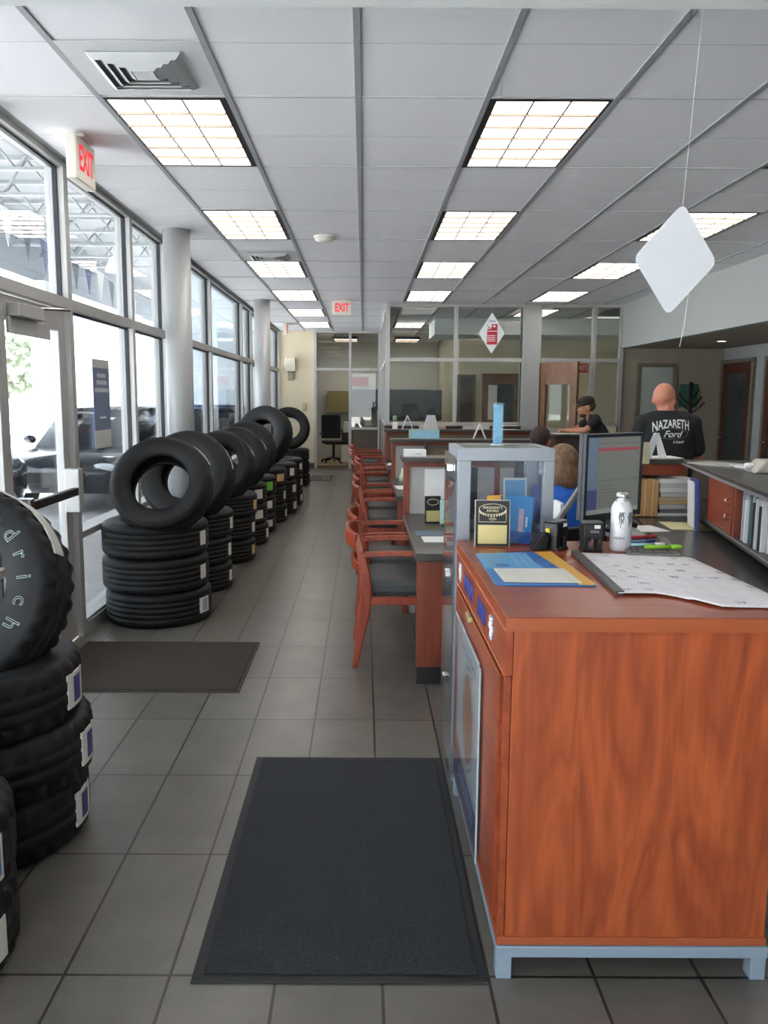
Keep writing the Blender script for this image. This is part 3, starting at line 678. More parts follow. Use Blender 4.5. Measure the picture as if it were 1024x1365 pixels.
# lower left corner stack
s0 = 'the cropped stack at the lower left corner'
zt = stack(s0, -1.372, 2.10, B_rug, 0.385, 0.235, 3, [side(-22, 20, 0.06, stk_w), side(-22, 20, 0.065, stk_w, 0.3, 0.95, blue), side(-28, 12, 0.05)], dx=[(0, 0), (-0.0, 0.005), (-0.085, 0)])
s1 = 'the stack left of the brown mat'
zt = stack(s1, -1.40, 2.84, B_rug, 0.385, 0.225, 3, [side(0, 10, 0.062, stk_w, 0.3, 0.75, stk_n), side(2, 10, 0.062, stk_w, 0.3, 0.75, stk_n), side(0, 10, 0.062, stk_w, 0.3, 0.75, stk_n)], dx=[(-0.01, 0), (0.01, 0.01), (-0.02, 0)])
T1 = stand(s1, -1.46, 2.92, zt, B_rug, 0.375, 0.235, 22, -0.12, 0.17, None)
mb = arc_patch(0.375 + 0.012, rad(22), rad(82), -0.01, 0.055, stk_w, seg=26); arc_patch(0.375 + 0.012, rad(60), rad(70), -0.026, 0.03, stk_n, 0.0035, 8, mb); mb.build('label_sticker', T1)
# raised white outlined letters around the sidewall
mbl = None
word = 'BFGoodrich'
for i, ch in enumerate(word):
    a = rad(-24 + (len(word) - 1 - i) * 16.5); r_ = 0.292
    Mx = Matrix.Rotation(a - PI / 2, 4, 'Z') @ Matrix.Translation((0, r_, 0.1185))
    text('lettering', ch, 0.08, mat('tire_letter', (190, 210, 208), 0.6), Mx, T1, outline=0.0011)
stA = 'the stack right of the glass door'
zt = stack(stA, -1.49, 5.83, B_mid, 0.375, 0.245, 3, [side(-20, 9, 0.055, stk_w, 0.3, 0.8, mat('sticker_grey', (150, 150, 160), 0.5)), side(-16, 6, 0.05), side(-16, 6, 0.05)])
place = [('the stack right of the glass door', -1.42, 5.62)]
stand(stA, -1.40, 5.66, zt, B_sm, 0.362, 0.225, 30, 0.0, 0.115, (rad(28), rad(62), -0.02, 0.005, stk_w))
names = ['the second stack past the glass door', 'the third stack past the glass door', 'the fourth stack past the glass door', 'the fifth stack past the glass door', 'the sixth stack past the glass door', 'the seventh stack past the glass door', 'the eighth stack, half hidden near the second column', 'the farthest stack near the cream wall']
rows = [(-1.45, 6.80), (-1.40, 7.98), (-1.395, 8.95), (-1.39, 9.75), (-1.36, 10.52), (-1.30, 11.32), (-1.28, 12.15), (-1.32, 14.9)]
tabs = [[side(-10, 5, 0.045, stk_w), side(-10, 5, 0.05, stk_w), side(-10, 5, 0.045, stk_w)],
        [side(-14, 6, 0.045, stk_t), side(-12, 6, 0.045, stk_w), side(-14, 6, 0.045, stk_t)],
        [side(-12, 5, 0.05), side(-35, 10, 0.045), side(-35, 10, 0.05)],
        [side(-35, 12, 0.04), side(-32, 8, 0.045), side(-35, 11, 0.05, stk_g)],
        [side(-14, 4, 0.045), side(-16, 4, 0.05), side(-32, 11, 0.045, stk_t)],
        [side(-20, 7, 0.05), side(-20, 8, 0.05), side(-28, 8, 0.05)],
        [side(-16, 6, 0.045), side(-16, 5, 0.045), side(-20, 6, 0.045)],
        []]
for (x, y), nm_, tb in zip(rows, names, tabs):
    i = names.index(nm_)
    big = i in (4, 5, 6)
    zt = stack(nm_, x, y, B_mid if big else B_sm, 0.375 if big else 0.345, 0.235 if big else 0.225, 3, tb)
    if i in (0, 1, 2): stand(nm_, x + 0.02, y - 0.15, zt, B_mid if i == 0 else B_sm, 0.375 if i == 0 else 0.345, 0.235, 24, -0.14, 0.10 if i else 0.11, (rad(12 if i == 0 else 20), rad(50), -0.02, 0.01, stk_w))
    if i == 3: stand(nm_, x + 0.02, y - 0.15, zt, B_sm, 0.345, 0.225, 22, -0.1, 0.06, None)
    if i == 5: stand(nm_, x - 0.06, y - 0.2, zt, B_big, 0.42, 0.24, 22, -0.5, 0.07, (rad(25), rad(50), -0.11, -0.09, stk_w))
    if i == 7: stand(nm_, x - 0.02, y - 0.1, zt, B_mid, 0.375, 0.235, 10, 0.0, 0.02, None)

# ================================================================== MATS
def floor_mat(label, x0, x1, y0, y1, m, rim, b=0.03):
    t_ = thing('floor_mat', label, 'mat', ((x0 + x1) / 2, (y0 + y1) / 2, 0)); W_, L_ = (x1 - x0) / 2, (y1 - y0) / 2
    bx('mat_border', -W_, W_, -L_, L_, 0.0, 0.006, rim, t_, 0.003); bx('mat_pile', -W_ + b, W_ - b, -L_ + b, L_ - b, 0.006, 0.011, m, t_, 0.002)
rim = mat('mat_rubber', (34, 35, 36), 0.7)
char = mat('charcoal_pile', (38, 41, 46), 0.95, noise_amt=1.0, noise_scale=95, bump=1.0, bump_scale=260)
brown = mat('brown_pile', (50, 42, 36), 0.95, noise_amt=0.4, noise_scale=120, bump=1.0, bump_scale=200)
floor_mat('charcoal ribbed entrance mat on the floor left of the wooden counter cabinet', -0.47, 0.352, 2.045, 3.465, char, rim)
floor_mat('dark brown floor mat in front of the glass exit door', -1.80, -0.67, 4.275, 5.19, brown, mat('brown_rim', (50, 44, 40), 0.8), 0.02)
floor_mat('small grey mat far down the aisle before the far office', -1.05, -0.62, 15.6, 16.7, mat('grey_pile', (80, 74, 68), 0.9), rim, 0.02)

# ================================================================== FRONT COUNTER CABINET
cab = thing('counter_cabinet', 'wooden counter cabinet on silver legs beside the charcoal mat', 'cabinet', (0.375, 2.07, 0))
CW, CD, CT = 0.745, 1.15, 1.033
cw, ctp, csd = MATS['cherry'], MATS['cherry_top'], MATS['cherry_side']
bx('cabinet_top', 0, CW, 0.0, CD, 0.995, CT, ctp, cab, 0.002)
bx('top_edge_band', -0.002, CW, -0.003, 0.0, 0.995, CT - 0.002, mat('edge_band', (180, 98, 58), 0.3), cab)
bx('end_panel', 0.022, CW - 0.004, 0.01, 0.035, 0.122, 0.995, cw, cab, 0.001)
bx('bottom_panel', 0.0, CW, 0.004, CD - 0.02, 0.100, 0.122, mat('edge_band', (180, 98, 58), 0.3), cab, 0.001)
bx('carcass', 0.02, CW - 0.02, 0.035, CD - 0.02, 0.122, 0.994, csd, cab)
bx('corner_post', 0.002, 0.02, 0.012, 0.03, 0.122, 0.868, csd, cab, 0.001)
dr = bx('drawer_front', 0.0, 0.02, 0.004, CD - 0.02, 0.872, 0.994, csd, cab, 0.001)
bx('drawer_edge', -0.0015, 0.0005, 0.004, CD - 0.02, 0.872, 0.876, edge, cab)
bx('top_side_edge', -0.002, 0.0, 0.0, CD, 0.9945, 0.9975, edge, cab)
dr2 = bx('cabinet_door', 0.0, 0.019, 0.085, CD - 0.02, 0.124, 0.852, csd, cab, 0.001)
bx('door_edge', -0.0015, 0.0005, 0.085, CD - 0.02, 0.848, 0.852, edge, cab)
bx('door_knob', -0.018, -0.001, 0.62, 0.70, 0.842, 0.862, mat('brass', (196, 180, 130), 0.3, 0.6), cab, 0.003)
SIDE = lambda y, z: Matrix.Translation((-0.0022, y, z)) @ Matrix(((0, 0, -1, 0), (-1, 0, 0, 0), (0, 1, 0, 0), (0, 0, 0, 1)))
# two white and blue snowflake cut-outs, blue scrawled lettering between
for k, y in enumerate((0.235, 0.99)):
    mb = MB(); mb.M = SIDE(y, 0.938)
    for q in range(3):
        a = q * PI / 3
        mb.tube([(-0.036 * math.cos(a), -0.036 * math.sin(a), 0), (0.036 * math.cos(a), 0.036 * math.sin(a), 0)], 0.0034, white, 6)
        for s_ in (-1, 1):
            for r_ in (0.018, 0.028):
                cx_, cy_ = s_ * r_ * math.cos(a), s_ * r_ * math.sin(a)
                for e in (-1, 1):
                    b_ = a + e * 0.8; mb.tube([(cx_, cy_, 0), (cx_ + s_ * 0.012 * math.cos(b_), cy_ + s_ * 0.012 * math.sin(b_), 0)], 0.0025, white if r_ < 0.02 else ltblue, 5)
    mb.build('snowflake_decal', dr)
mb = MB()
for (yc, wd_) in ((0.74, 0.24), (0.43, 0.16)):
    mb.M = SIDE(yc, 0.935) @ Matrix.Diagonal((1, 1, 0.15, 1)); k = 5 if wd_ > 0.15 else 3
    for q in range(k):
        x0 = -wd_ / 2 + wd_ * q / k; mb.tube([(x0, -0.032, 0), (x0 + 0.014, 0.032, 0), (x0 + 0.03, -0.026, 0), (x0 + 0.042, 0.026, 0)], 0.006, mat('marker_blue', (58, 84, 176), 0.6), 6)
mb.build('blue_lettering', dr)
bs = MB(); bs.box(0, CW + 0.005, -0.002, 0.03, 0.066, 0.098, base_m); bs.box(0, 0.03, 0.03, CD - 0.05, 0.066, 0.098, base_m); bs.box(CW - 0.025, CW + 0.005, 0.03, CD - 0.05, 0.066, 0.098, base_m)
bs.build('base_rail', cab, 0.002)
for x in (0.0, CW - 0.04):
    for y in (0.0, CD - 0.1): bx('leg', x, x + 0.042, y, y + 0.042, 0, 0.066, base_m, cab, 0.002)
# acrylic poster holder mounted on the cabinet side
ph = thing('poster_holder', 'clear acrylic poster holder with orange oval poster on the cabinet side', 'poster', (0.3725, 2.42, 0.13))
PHW, PHH = 0.645, 0.655
bx('poster', -0.006, -0.004, 0.02, PHW - 0.02, 0.02, PHH - 0.02, mat('poster_grey', (226, 232, 236), 0.5), ph)
mb = MB(); mb.box(-0.0062, -0.006, 0.02, PHW - 0.02, 0.02, 0.13, mat('poster_blue', (36, 78, 150), 0.5))
mb.M = Matrix.Translation((-0.0064, 0, 0))
def yz_ell(mb, cy_, cz_, ry, rz_, m, d0, d1): mb.prism([(cy_ + ry * math.cos(2 * PI * k / 40), cz_ + rz_ * math.sin(2 * PI * k / 40)) for k in range(40)], d0, d1, m, 'YZ')
yz_ell(mb, 0.30, 0.36, 0.15, 0.185, navy, -0.0002, 0); yz_ell(mb, 0.30, 0.36, 0.145, 0.178, white, -0.0004, -0.0002); yz_ell(mb, 0.30, 0.36, 0.128, 0.16, mat('burger_orange', (196, 120, 70), 0.5, noise_amt=0.4, noise_scale=18), -0.0006, -0.0004)
mb.prism([(0.02, 0.13), (PHW - 0.02, 0.13), (PHW - 0.02, 0.18), (0.3, 0.14)], -0.0002, 0, orange, 'YZ')
for k in range(3): mb.box(-0.0003, 0, 0.1 + 0.05 * k, 0.5 - 0.06 * k, 0.575 - 0.022 * k, 0.581 - 0.022 * k, mat('print_grey', (110, 120, 130), 0.5))
for k in range(2): mb.box(-0.0005, -0.0001, 0.12, 0.5, 0.09 - 0.03 * k, 0.1 - 0.03 * k, white)
mb.build('poster_print', ph)
mb = MB(); mb.box(-0.012, -0.008, 0, PHW, 0, PHH, acryl); mb.box(-0.008, 0.0, 0, 0.006, 0, PHH, acryl); mb.build('acrylic_sleeve', ph)
mb = MB()
ah = mat('acrylic_edge', (196, 208, 214), 0.2)
for (y0, y1, z0, z1) in ((0, PHW, PHH - 0.008, PHH), (0, 0.008, 0, PHH)): mb.box(-0.0125, -0.0085, y0, y1, z0, z1, ah)
mb.build('acrylic_edge', ph)

# ------------------------------------------------------------------ glass display case behind the cabinet
dc = thing('display_case', 'grey aluminium framed glass display case behind the wooden counter cabinet', 'display case', (0.377, 3.245, 0))
DW, DD, DH = 0.385, 0.37, 1.40
for x in (0, DW - 0.042):
    for y in (0, DD - 0.042): bx('post', x, x + (0.052 if x == 0 else 0.042), y, y + 0.042, 0.0, DH - 0.05, case_m, dc, 0.002)
mb = MB(); mb.box(0, DW, 0, 0.03, DH - 0.05, DH, case_m); mb.box(0, DW, DD - 0.03, DD, DH - 0.05, DH, case_m); mb.box(0, 0.03, 0.03, DD - 0.03, DH - 0.05, DH, case_m); mb.box(DW - 0.03, DW, 0.03, DD - 0.03, DH - 0.05, DH, case_m)
mb.build('top_rail', dc, 0.002)
bx('top_glass', 0.03, DW - 0.03, 0.03, DD - 0.03, DH - 0.008, DH - 0.002, mat('case_top', (150, 158, 156), 0.15), dc)
mb = MB(); mb.box(0.0, DW, 0.0, DD, 0.02, 0.12, case_m); mb.build('plinth', dc, 0.003)
mb = MB(); mb.box(0.052, DW - 0.042, 0.012, 0.016, 0.12, DH - 0.05, clear); mb.box(0.052, DW - 0.042, DD - 0.016, DD - 0.012, 0.12, DH - 0.05, clear); mb.box(DW - 0.016, DW - 0.012, 0.042, DD - 0.042, 0.12, DH - 0.05, clear); mb.build('side_glass', dc)
bx('glass_door', -0.016, -0.011, -0.01, DD, 0.03, DH - 0.03, acryl, dc)
for z in (1.31, 0.86, 0.4):
    mb = MB(); mb.box(-0.028, 0.0, 0.15, 0.19, z - 0.015, z + 0.015, chrome); mb.build('hinge_clip', dc, 0.003)
mb = MB()
for z in (0.45, 0.78, 1.06): mb.box(0.045, DW - 0.04, 0.02, DD - 0.02, z, z + 0.006, clear)
mb.build('glass_shelf', dc)
tag(MB().box(-0.05, 0.05, -0.002, 0.002, 0, 0.19, white).box(-0.045, 0.045, -0.0025, -0.002, 0.09, 0.18, ltblue).build('leaflet', loc=(0.66, 3.50, 1.068), rot=(-0.15, 0, 0.1)), 'pale leaflet standing inside the glass display case', 'leaflet')
tag(MB().box(-0.04, 0.04, -0.002, 0.002, 0, 0.16, navy).build('leaflet', loc=(0.735, 3.46, 1.068), rot=(-0.12, 0.15, -0.5)), 'navy leaflet leaning at the right side inside the glass display case', 'leaflet')
tag(MB().box(-0.07, 0.07, -0.05, 0.05, 0, 0.05, mat('box_cream', (206, 200, 184), 0.7)).build('small_box', loc=(0.62, 3.42, 1.067), rot=(0, 0, 0.1)), 'small cream cardboard box on the shelf inside the display case', 'box')
# holder on top of the case
t_ = thing('brochure_holder', 'tall clear holder with blue print standing on top of the display case', 'brochure holder', (0.562, 3.43, 1.40))
MB().box(-0.027, 0.023, -0.02, 0.02, 0, 0.006, white).build('foot', t_, 0.002); MB().box(-0.023, 0.023, -0.012, 0.012, 0.006, 0.178, acryl).build('acrylic_tube', t_, 0.003)
MB().box(-0.018, 0.018, -0.004, 0.004, 0.008, 0.172, mat('holder_print', (120, 178, 208), 0.5, noise_amt=0.6, noise_scale=45)).build('blue_print', t_)

# ------------------------------------------------------------------ things on the cabinet top
zc = CT
t_ = thing('award_plaque', 'black award plaque with gold plate standing at the left back of the counter', 'plaque', (0.497, 3.10, zc), -0.02)
t_.rotation_euler = (-0.08, 0, -0.03)
bx('backing', -0.065, 0.065, -0.006, 0.006, 0, 0.176, black, t_, 0.002)
bx('bright_edge', -0.067, 0.067, -0.004, 0.004, -0.0005, 0.178, mat('plaque_edge', (214, 214, 200), 0.3), t_)
bx('gold_plate', -0.055, 0.055, -0.0075, -0.006, 0.01, 0.082, gold, t_)
mb = MB()
def ring(mb, cx_, cz_, rx, rz_, tw_, m, y=-0.0068, n_=40):
    mb.tube([(cx_ + rx * math.cos(2 * PI * k / n_), y, cz_ + rz_ * math.sin(2 * PI * k / n_)) for k in range(n_ + 1)], tw_, m, 6)
gl_ = mat('plaque_line', (222, 214, 176), 0.3, 0.3)
ring(mb, 0, 0.143, 0.052, 0.02, 0.0013, gl_)
mb.tube([(-0.052, -0.0068, 0.135), (-0.052, -0.0068, 0.094), (0.052, -0.0068, 0.094), (0.052, -0.0068, 0.135)], 0.0013, gl_, 6)
for k in range(14):
    a = PI + PI * (k + 0.5) / 14; mb.ball((0.05 * math.cos(a), -0.0068, 0.139 + 0.022 * math.sin(a)), (0.0035, 0.0012, 0.004), gl_, 8, 6)
ring(mb, 0, 0.106, 0.014, 0.005, 0.0007, gl_); mb.build('wreath_emblem', t_)
text('lettering', "PRESIDENT'S", 0.0135, gl_, Matrix.Translation((0, -0.0068, 0.148)) @ FRONT, t_); text('lettering', "AWARD", 0.0125, gl_, Matrix.Translation((0, -0.0068, 0.136)) @ FRONT, t_)
text('lettering', "Ford", 0.009, gl_, Matrix.Translation((0, -0.0068, 0.106)) @ FRONT, t_, shear=0.3)
t_ = thing('leaflet', 'bright blue leaflet leaning in clear stand behind the award plaque', 'leaflet', (0.60, 3.14, zc)); t_.rotation_euler = (-0.2, 0.10, 0.1)
mb = MB(); mb.box(-0.06, 0.055, -0.001, 0.001, 0.005, 0.19, mat('leaflet_blue', (40, 140, 205), 0.35)); mb.box(0.0, 0.02, -0.0015, -0.001, 0.05, 0.14, mat('pinkish', (206, 170, 176), 0.5)); mb.box(0.029, 0.036, -0.0015, -0.001, 0.07, 0.11, white); mb.box(-0.06, 0.055, -0.0014, -0.001, 0.005, 0.05, mat('leaflet_deep', (26, 84, 160), 0.4))
mb.build('sheet', t_); mb = MB(); mb.box(-0.065, 0.062, -0.006, -0.004, 0, 0.19, acryl); mb.box(-0.065, 0.062, -0.05, 0.01, 0, 0.002, acryl); mb.build('acrylic_stand', t_)
t_ = tag(MB().box(-0.05, 0.05, -0.001, 0.001, 0, 0.188, yellow).box(0.005, 0.014, -0.0015, -0.001, 0.15, 0.185, blue).build('leaflet', loc=(0.545, 3.17, zc), rot=(-0.14, -0.04, 0)), 'orange leaflet peeking out above the award plaque', 'leaflet')
t_ = thing('leaflet_stand', 'empty clear acrylic stand left of the stamps', 'stand', (0.70, 3.12, zc)); t_.rotation_euler = (0, 0, 0.15)
mb = MB(); mb.box(-0.05, 0.05, -0.002, 0.0, 0, 0.12, acryl); mb.box(-0.05, 0.05, -0.03, 0.02, 0, 0.002, acryl); mb.build('acrylic_sheet', t_)
# folder
t_ = thing('folder', 'blue and yellow folder lying flat at the left front of the counter', 'folder', (0.405, 2.425, zc + 0.0005))
mb = MB(); mb.prism([(0.0, 0.02), (0.02, 0.0), (0.305, 0.0), (0.29, 0.54), (0.005, 0.5)], 0, 0.004, blue, 'XY'); mb.build('back_cover', t_)
mb = MB(); mb.prism([(0.004, 0.235), (0.25, 0.235), (0.22, 0.53), (0.007, 0.495)], 0.004, 0.005, mat('folder_sky', (88, 160, 204), 0.35, noise_amt=0.2, noise_scale=30), 'XY')
mb.prism([(0.255, 0.0), (0.305, 0.0), (0.29, 0.54), (0.225, 0.53), (0.252, 0.235)], 0.004, 0.0055, yellow, 'XY'); mb.prism([(0.20, 0.235), (0.25, 0.235), (0.22, 0.53), (0.17, 0.525)], 0.005, 0.0056, mat('folder_deep', (36, 104, 176), 0.4), 'XY')
for k in range(3): mb.box(0.12 + 0.028 * k, 0.132 + 0.028 * k, 0.28, 0.50, 0.0056, 0.0058, ltblue)
mb.box(0.045, 0.09, 0.27, 0.31, 0.005, 0.0054, mat('folder_deep', (36, 104, 176), 0.4)); mb.build('printed_cover', t_)
MB().prism([(0.03, 0.03), (0.265, 0.02), (0.26, 0.23), (0.028, 0.225)], 0.0056, 0.0075, mat('cream_sheet', (226, 222, 208), 0.5, noise_amt=0.1, noise_scale=30), 'XY').build('paper_insert', t_)
# desk calendar
t_ = thing('desk_calendar', 'large white desk pad calendar with dark strip curling over the counter edge', 'calendar', (0, 0, zc + 0.001))
mb = MB(); nu, nv = 40, 30
def calp(u, v):
    yf = 2.31 - 0.145 * max(0, min(1, (u - 0.22) / 0.28)) ** 1.5 if u > 0.22 else 2.31
    x = (0.765 + (1.185 - 0.765) * u) + (-0.025 * (1 - v)) + 0.055 * u * (1 - v) ; yb = 2.945 - 0.07 * u
    y = yf + (yb - yf) * v
    z = 0.006 + 0.004 * math.sin(u * 5 + 1) * (1 - v) + (0.004 if yf < 2.25 else 0) * (1 - v)
    ov = x - 1.12
    if ov > 0: z -= ov * ov * 2.0
    return (x, y, max(z, 0.001 if ov < 0 else -1))
vs = [calp(i / nu, j / nv) for j in range(nv + 1) for i in range(nu + 1)]
fs = [(j * (nu + 1) + i, j * (nu + 1) + i + 1, (j + 1) * (nu + 1) + i + 1, (j + 1) * (nu + 1) + i) for j in range(nv) for i in range(nu)]
pm = mat('calendar_paper', (240, 234, 234), 0.6)
mb.add(vs, fs, pm, True); pg = mb.build('calendar_page', t_); so = pg.modifiers.new('thick', 'SOLIDIFY'); so.thickness = 0.003; so.offset = -1
mb = MB(); ink = mat('ink', (172, 166, 174), 0.6)
for j in range(1, 7):
    v = j / 7; mb.tube([tuple(Vector(calp(u, v)) + Vector((0, 0, 0.0006))) for u in [k / 24 for k in range(2, 25)]], 0.0003, mat('rule', (214, 206, 210), 0.6), 4)
for i in range(1, 7):
    u = i / 7; mb.tube([tuple(Vector(calp(u, v)) + Vector((0, 0, 0.0006))) for v in [k / 16 for k in range(0, 17)]], 0.0003, mat('rule', (214, 206, 210), 0.6), 4)
rs_ = random.Random(3)
for q in range(34):
    i, j = rs_.randint(0, 6), rs_.randint(0, 6); u0, v0 = (i + 0.2 + rs_.random() * 0.3) / 7, (j + 0.4) / 7
    mb.tube([tuple(Vector(calp(min(1, u0 + k * 0.009), min(1, v0 + 0.02 * math.sin(k * 2.3 + q)))) + Vector((0, 0, 0.0009))) for k in range(7)], 0.0007, ink, 4)
mb.build('ruled_grid', t_)
mb = MB(); mb.add([(0.733, 2.31, 0.0), (0.755, 2.31, 0.0), (0.79, 2.95, 0.0), (0.765, 2.955, 0.0), (0.733, 2.31, 0.013), (0.758, 2.31, 0.013), (0.793, 2.95, 0.013), (0.765, 2.955, 0.013)], [(0, 3, 2, 1), (4, 5, 6, 7), (0, 1, 5, 4), (1, 2, 6, 5), (2, 3, 7, 6), (3, 0, 4, 7)], mat('pad_strip', (74, 72, 70), 0.5)); mb.build('holder_strip', t_, 0.001)
# stamps
def stamp(label, x, y, rz, txt):
    t_ = thing('self_inking_stamp', label, 'stamp', (x, y, zc), rz, 'self-inking stamps')
    bk = mat('stamp_black', (30, 32, 34), 0.35)
    for s_ in (-1, 1): bx('stamp_foot', 0.026 * s_ - 0.009, 0.026 * s_ + 0.009, -0.03, 0.03, 0, 0.05, bk, t_, 0.003)
    bx('base_ring', -0.036, 0.036, -0.036, 0.036, 0, 0.01, bk, t_, 0.002)
    bx('stamp_body', -0.038, 0.038, -0.032, 0.032, 0.048, 0.105, bk, t_, 0.006); bx('grip_cap', -0.036, 0.036, -0.028, 0.028, 0.105, 0.112, mat('cap_grey', (90, 92, 94), 0.3), t_, 0.003)
    bx('index_window', 0.002, 0.024, -0.0335, -0.032, 0.088, 0.101, white, t_)
    text('lettering', txt, 0.013, mat('stamp_letter', (190, 190, 190), 0.5), Matrix.Translation((0.005, -0.0328, 0.076)) @ FRONT, t_)
    return t_
stamp('black self-inking stamp turned sideways, left of the other stamp', 0.728, 3.05, 0.75, '')
stamp('black self-inking stamp with white window facing the front, beside the can', 0.855, 3.02, 0.0, 'IDEAL')
t_ = thing('tape_dispenser', 'small black wedge shaped dispenser left of the stamps', 'dispenser', (0.665, 3.03, zc), 0.1)
MB().prism([(-0.035, 0), (0.022, 0), (0.03, 0.045), (0.014, 0.066), (0.002, 0.06)], -0.02, 0.02, black).build('body', t_, 0.003)
MB().box(0.024, 0.034, -0.012, 0.012, 0.066, 0.082, mat('yellow_tab', (224, 214, 60), 0.5)).build('yellow_tab', t_, 0.002)
# can
t_ = thing('drink_can', 'white energy drink can with silver cap on the counter', 'can', (0.965, 3.02, zc))
cm = mat('can_white', (226, 226, 228), 0.28, 0.15, noise_amt=0.1, noise_scale=60)
MB().lathe([(0.0, 0), (0.030, 0), (0.036, 0.006), (0.0385, 0.014), (0.0385, 0.158), (0.036, 0.17), (0.029, 0.183), (0.024, 0.188), (0.0, 0.188)], cm, 40).build('can_body', t_)
MB().lathe([(0.024, 0.186), (0.0245, 0.192), (0.021, 0.194), (0.021, 0.2), (0.024, 0.203), (0.024, 0.214), (0.019, 0.219), (0, 0.219)], mat('can_cap', (220, 220, 220), 0.2, 0.9), 32).build('cap', t_)
mb = MB(); gk = mat('can_print', (96, 100, 110), 0.4)
for ang0 in (-2.05, -1.15):
    for q, (ht, dx_) in enumerate(((0.05, 0.0), (0.062, 0.17), (0.045, 0.34))):
        pts = []
        for k in range(9):
            z = 0.15 - ht * k / 8; a = ang0 + dx_ + 0.05 * math.sin(k * 1.5 + q); pts.append((0.0392 * math.cos(a), 0.0392 * math.sin(a), z))
        mb.tube(pts, [0.002, 0.0028, 0.003, 0.0028, 0.0022, 0.0024, 0.002, 0.0014, 0.0006], gk, 6)
mb.build('claw_emblem', t_)
def wrapcyl(r_):
    return lambda p: Vector((r_ * math.sin(p.x / r_), p.y, -r_ * math.cos(p.x / r_) * -1 + p.z - 0))
text('lettering', 'MONSTER', 0.0145, gk, Matrix.Translation((-0.004, 0, 0.052)) @ FRONT, t_, project=lambda p: Vector((0.0388 * math.sin(p.x / 0.0388), p.y, 0.0388 * math.cos(p.x / 0.0388) + max(0, p.z) * 1.0)))
# keyboard and pens
t_ = thing('keyboard', 'grey keyboard at the right back of the counter under the pens', 'keyboard', (1.10, 3.05, zc), -0.22)
bx('case', -0.11, 0.075, -0.18, 0.2, 0, 0.016, mat('kb_grey', (112, 104, 98), 0.5, noise_amt=0.1, noise_scale=200), t_, 0.004)
mb = MB(); km = mat('key_grey', (84, 80, 78), 0.5)
for i in range(6):
    for j in range(13): mb.box(-0.095 + 0.026 * i, -0.095 + 0.026 * i + 0.021, -0.168 + 0.0275 * j, -0.168 + 0.0275 * j + 0.022, 0.016, 0.021, km)
mb.build('keys', t_)
def pen(label, a, b_, r_, m, cap, capw=0.3):
    A, B = Vector(a), Vector(b_); t_ = thing('pen', label, 'pen', a, group='pens on the counter'); D = B - A
    MB().tube([(0, 0, 0), D * (1 - capw)], r_, m, 10).build('barrel', t_); MB().tube([D * (1 - capw), D * 0.96, D], [r_ * 1.12, r_ * 1.1, r_ * 0.6], cap, 10).build('cap', t_)
zp = zc + 0.022
pen('red marker lying behind the other pens', (1.02, 3.12, zp + 0.009), (1.15, 3.16, zp + 0.009), 0.007, red, mat('marker_dark_red', (150, 40, 30), 0.4))
pen('blue and red ballpoint pen in the middle of the pens', (1.0, 3.04, zp + 0.006), (1.12, 3.085, zp + 0.006), 0.0055, mat('pen_pale_blue', (120, 160, 210), 0.3), navy, 0.35)
pen('pale blue pen next to the green highlighter', (0.995, 2.99, zp + 0.006), (1.13, 3.01, zp + 0.006), 0.005, mat('pen_cyan', (170, 210, 220), 0.3), white)
pen('lime green highlighter at the calendar edge', (1.03, 2.945, zp + 0.006), (1.17, 2.95, zp + 0.006), 0.0075, mat('highlighter', (150, 200, 50), 0.3), mat('highlighter_cap', (130, 190, 40), 0.3))

# ================================================================== WORKSTATIONS
ld, dk_, dw = ledge, dark, MATS['desk_wood']
pan = mat('panel_fabric', (170, 168, 164), 0.85, noise_amt=0.06, noise_scale=150)
pan2 = mat('panel_brown', (108, 92, 78), 0.8)
def station(i, y0, yh, xr, label, hlabel):
    t_ = thing('desk', label, 'desk', (0.30, y0, 0), group='workstation desks'); X1 = min(xr, 1.0) - 0.30; D_ = yh - y0
    bx('desktop', -0.01, X1, -0.015, D_, 0.705, 0.75, dk_, t_, 0.004)
    bx('end_panel', 0.0, X1 - 0.02, 0.0, 0.045, 0.1, 0.705, dw, t_, 0.002); bx('kick_base', 0.005, X1 - 0.03, 0.005, 0.05, 0, 0.1, black, t_, 0.002)
    bx('modesty_panel', 0.42, 0.45, 0.045, D_, 0.1, 0.705, dw, t_)
    h = thing('desk_hutch', hlabel, 'hutch', (0.30, yh, 0), group='privacy hutches between the desks'); W_ = xr - 0.30
    bx('cap_ledge', -0.02, W_ + 0.02, -0.06, 0.24, 1.135, 1.165, ld, h, 0.003)
    bx('end_post', 0.0, 0.04, 0.0, 0.14, 0, 1.135, dw, h, 0.002); bx('end_post', W_ - 0.04, W_, 0.0, 0.14, 0, 1.135, dw, h, 0.002)
    bx('top_rail', 0.04, W_ - 0.04, 0.0, 0.05, 1.095, 1.135, dw, h)
    bx('fabric_panel', 0.04, W_ - 0.04, 0.012, 0.04, 0.0, 1.095, pan if i != 2 else pan2, h)
    if i:
        bx('side_shelf', 0.36, min(W_ - 0.05, 1.4), -0.0, 0.012, 0.87, 1.09, mat('shelf_back', (110, 98, 82), 0.7), h)
        bx('shelf_divider', 0.34, 0.37, -0.06, 0.012, 0.76, 1.13, dk_, h)
    return t_
ordi = ['first', 'second', 'third', 'fourth']
for i, (y0, yh, xr) in enumerate(((4.42, 5.95, 1.0), (7.02, 8.57, 1.9), (9.62, 11.15, 2.4))):
    station(i, y0, yh, xr, '%s dark topped wooden desk counting from the display case' % ordi[i], '%s wood framed hutch with dark ledge counting from the display case' % ordi[i])
h = thing('service_ledge', 'long dark ledge shelf along the base of the glass partition', 'ledge', (0.34, 12.78, 0))
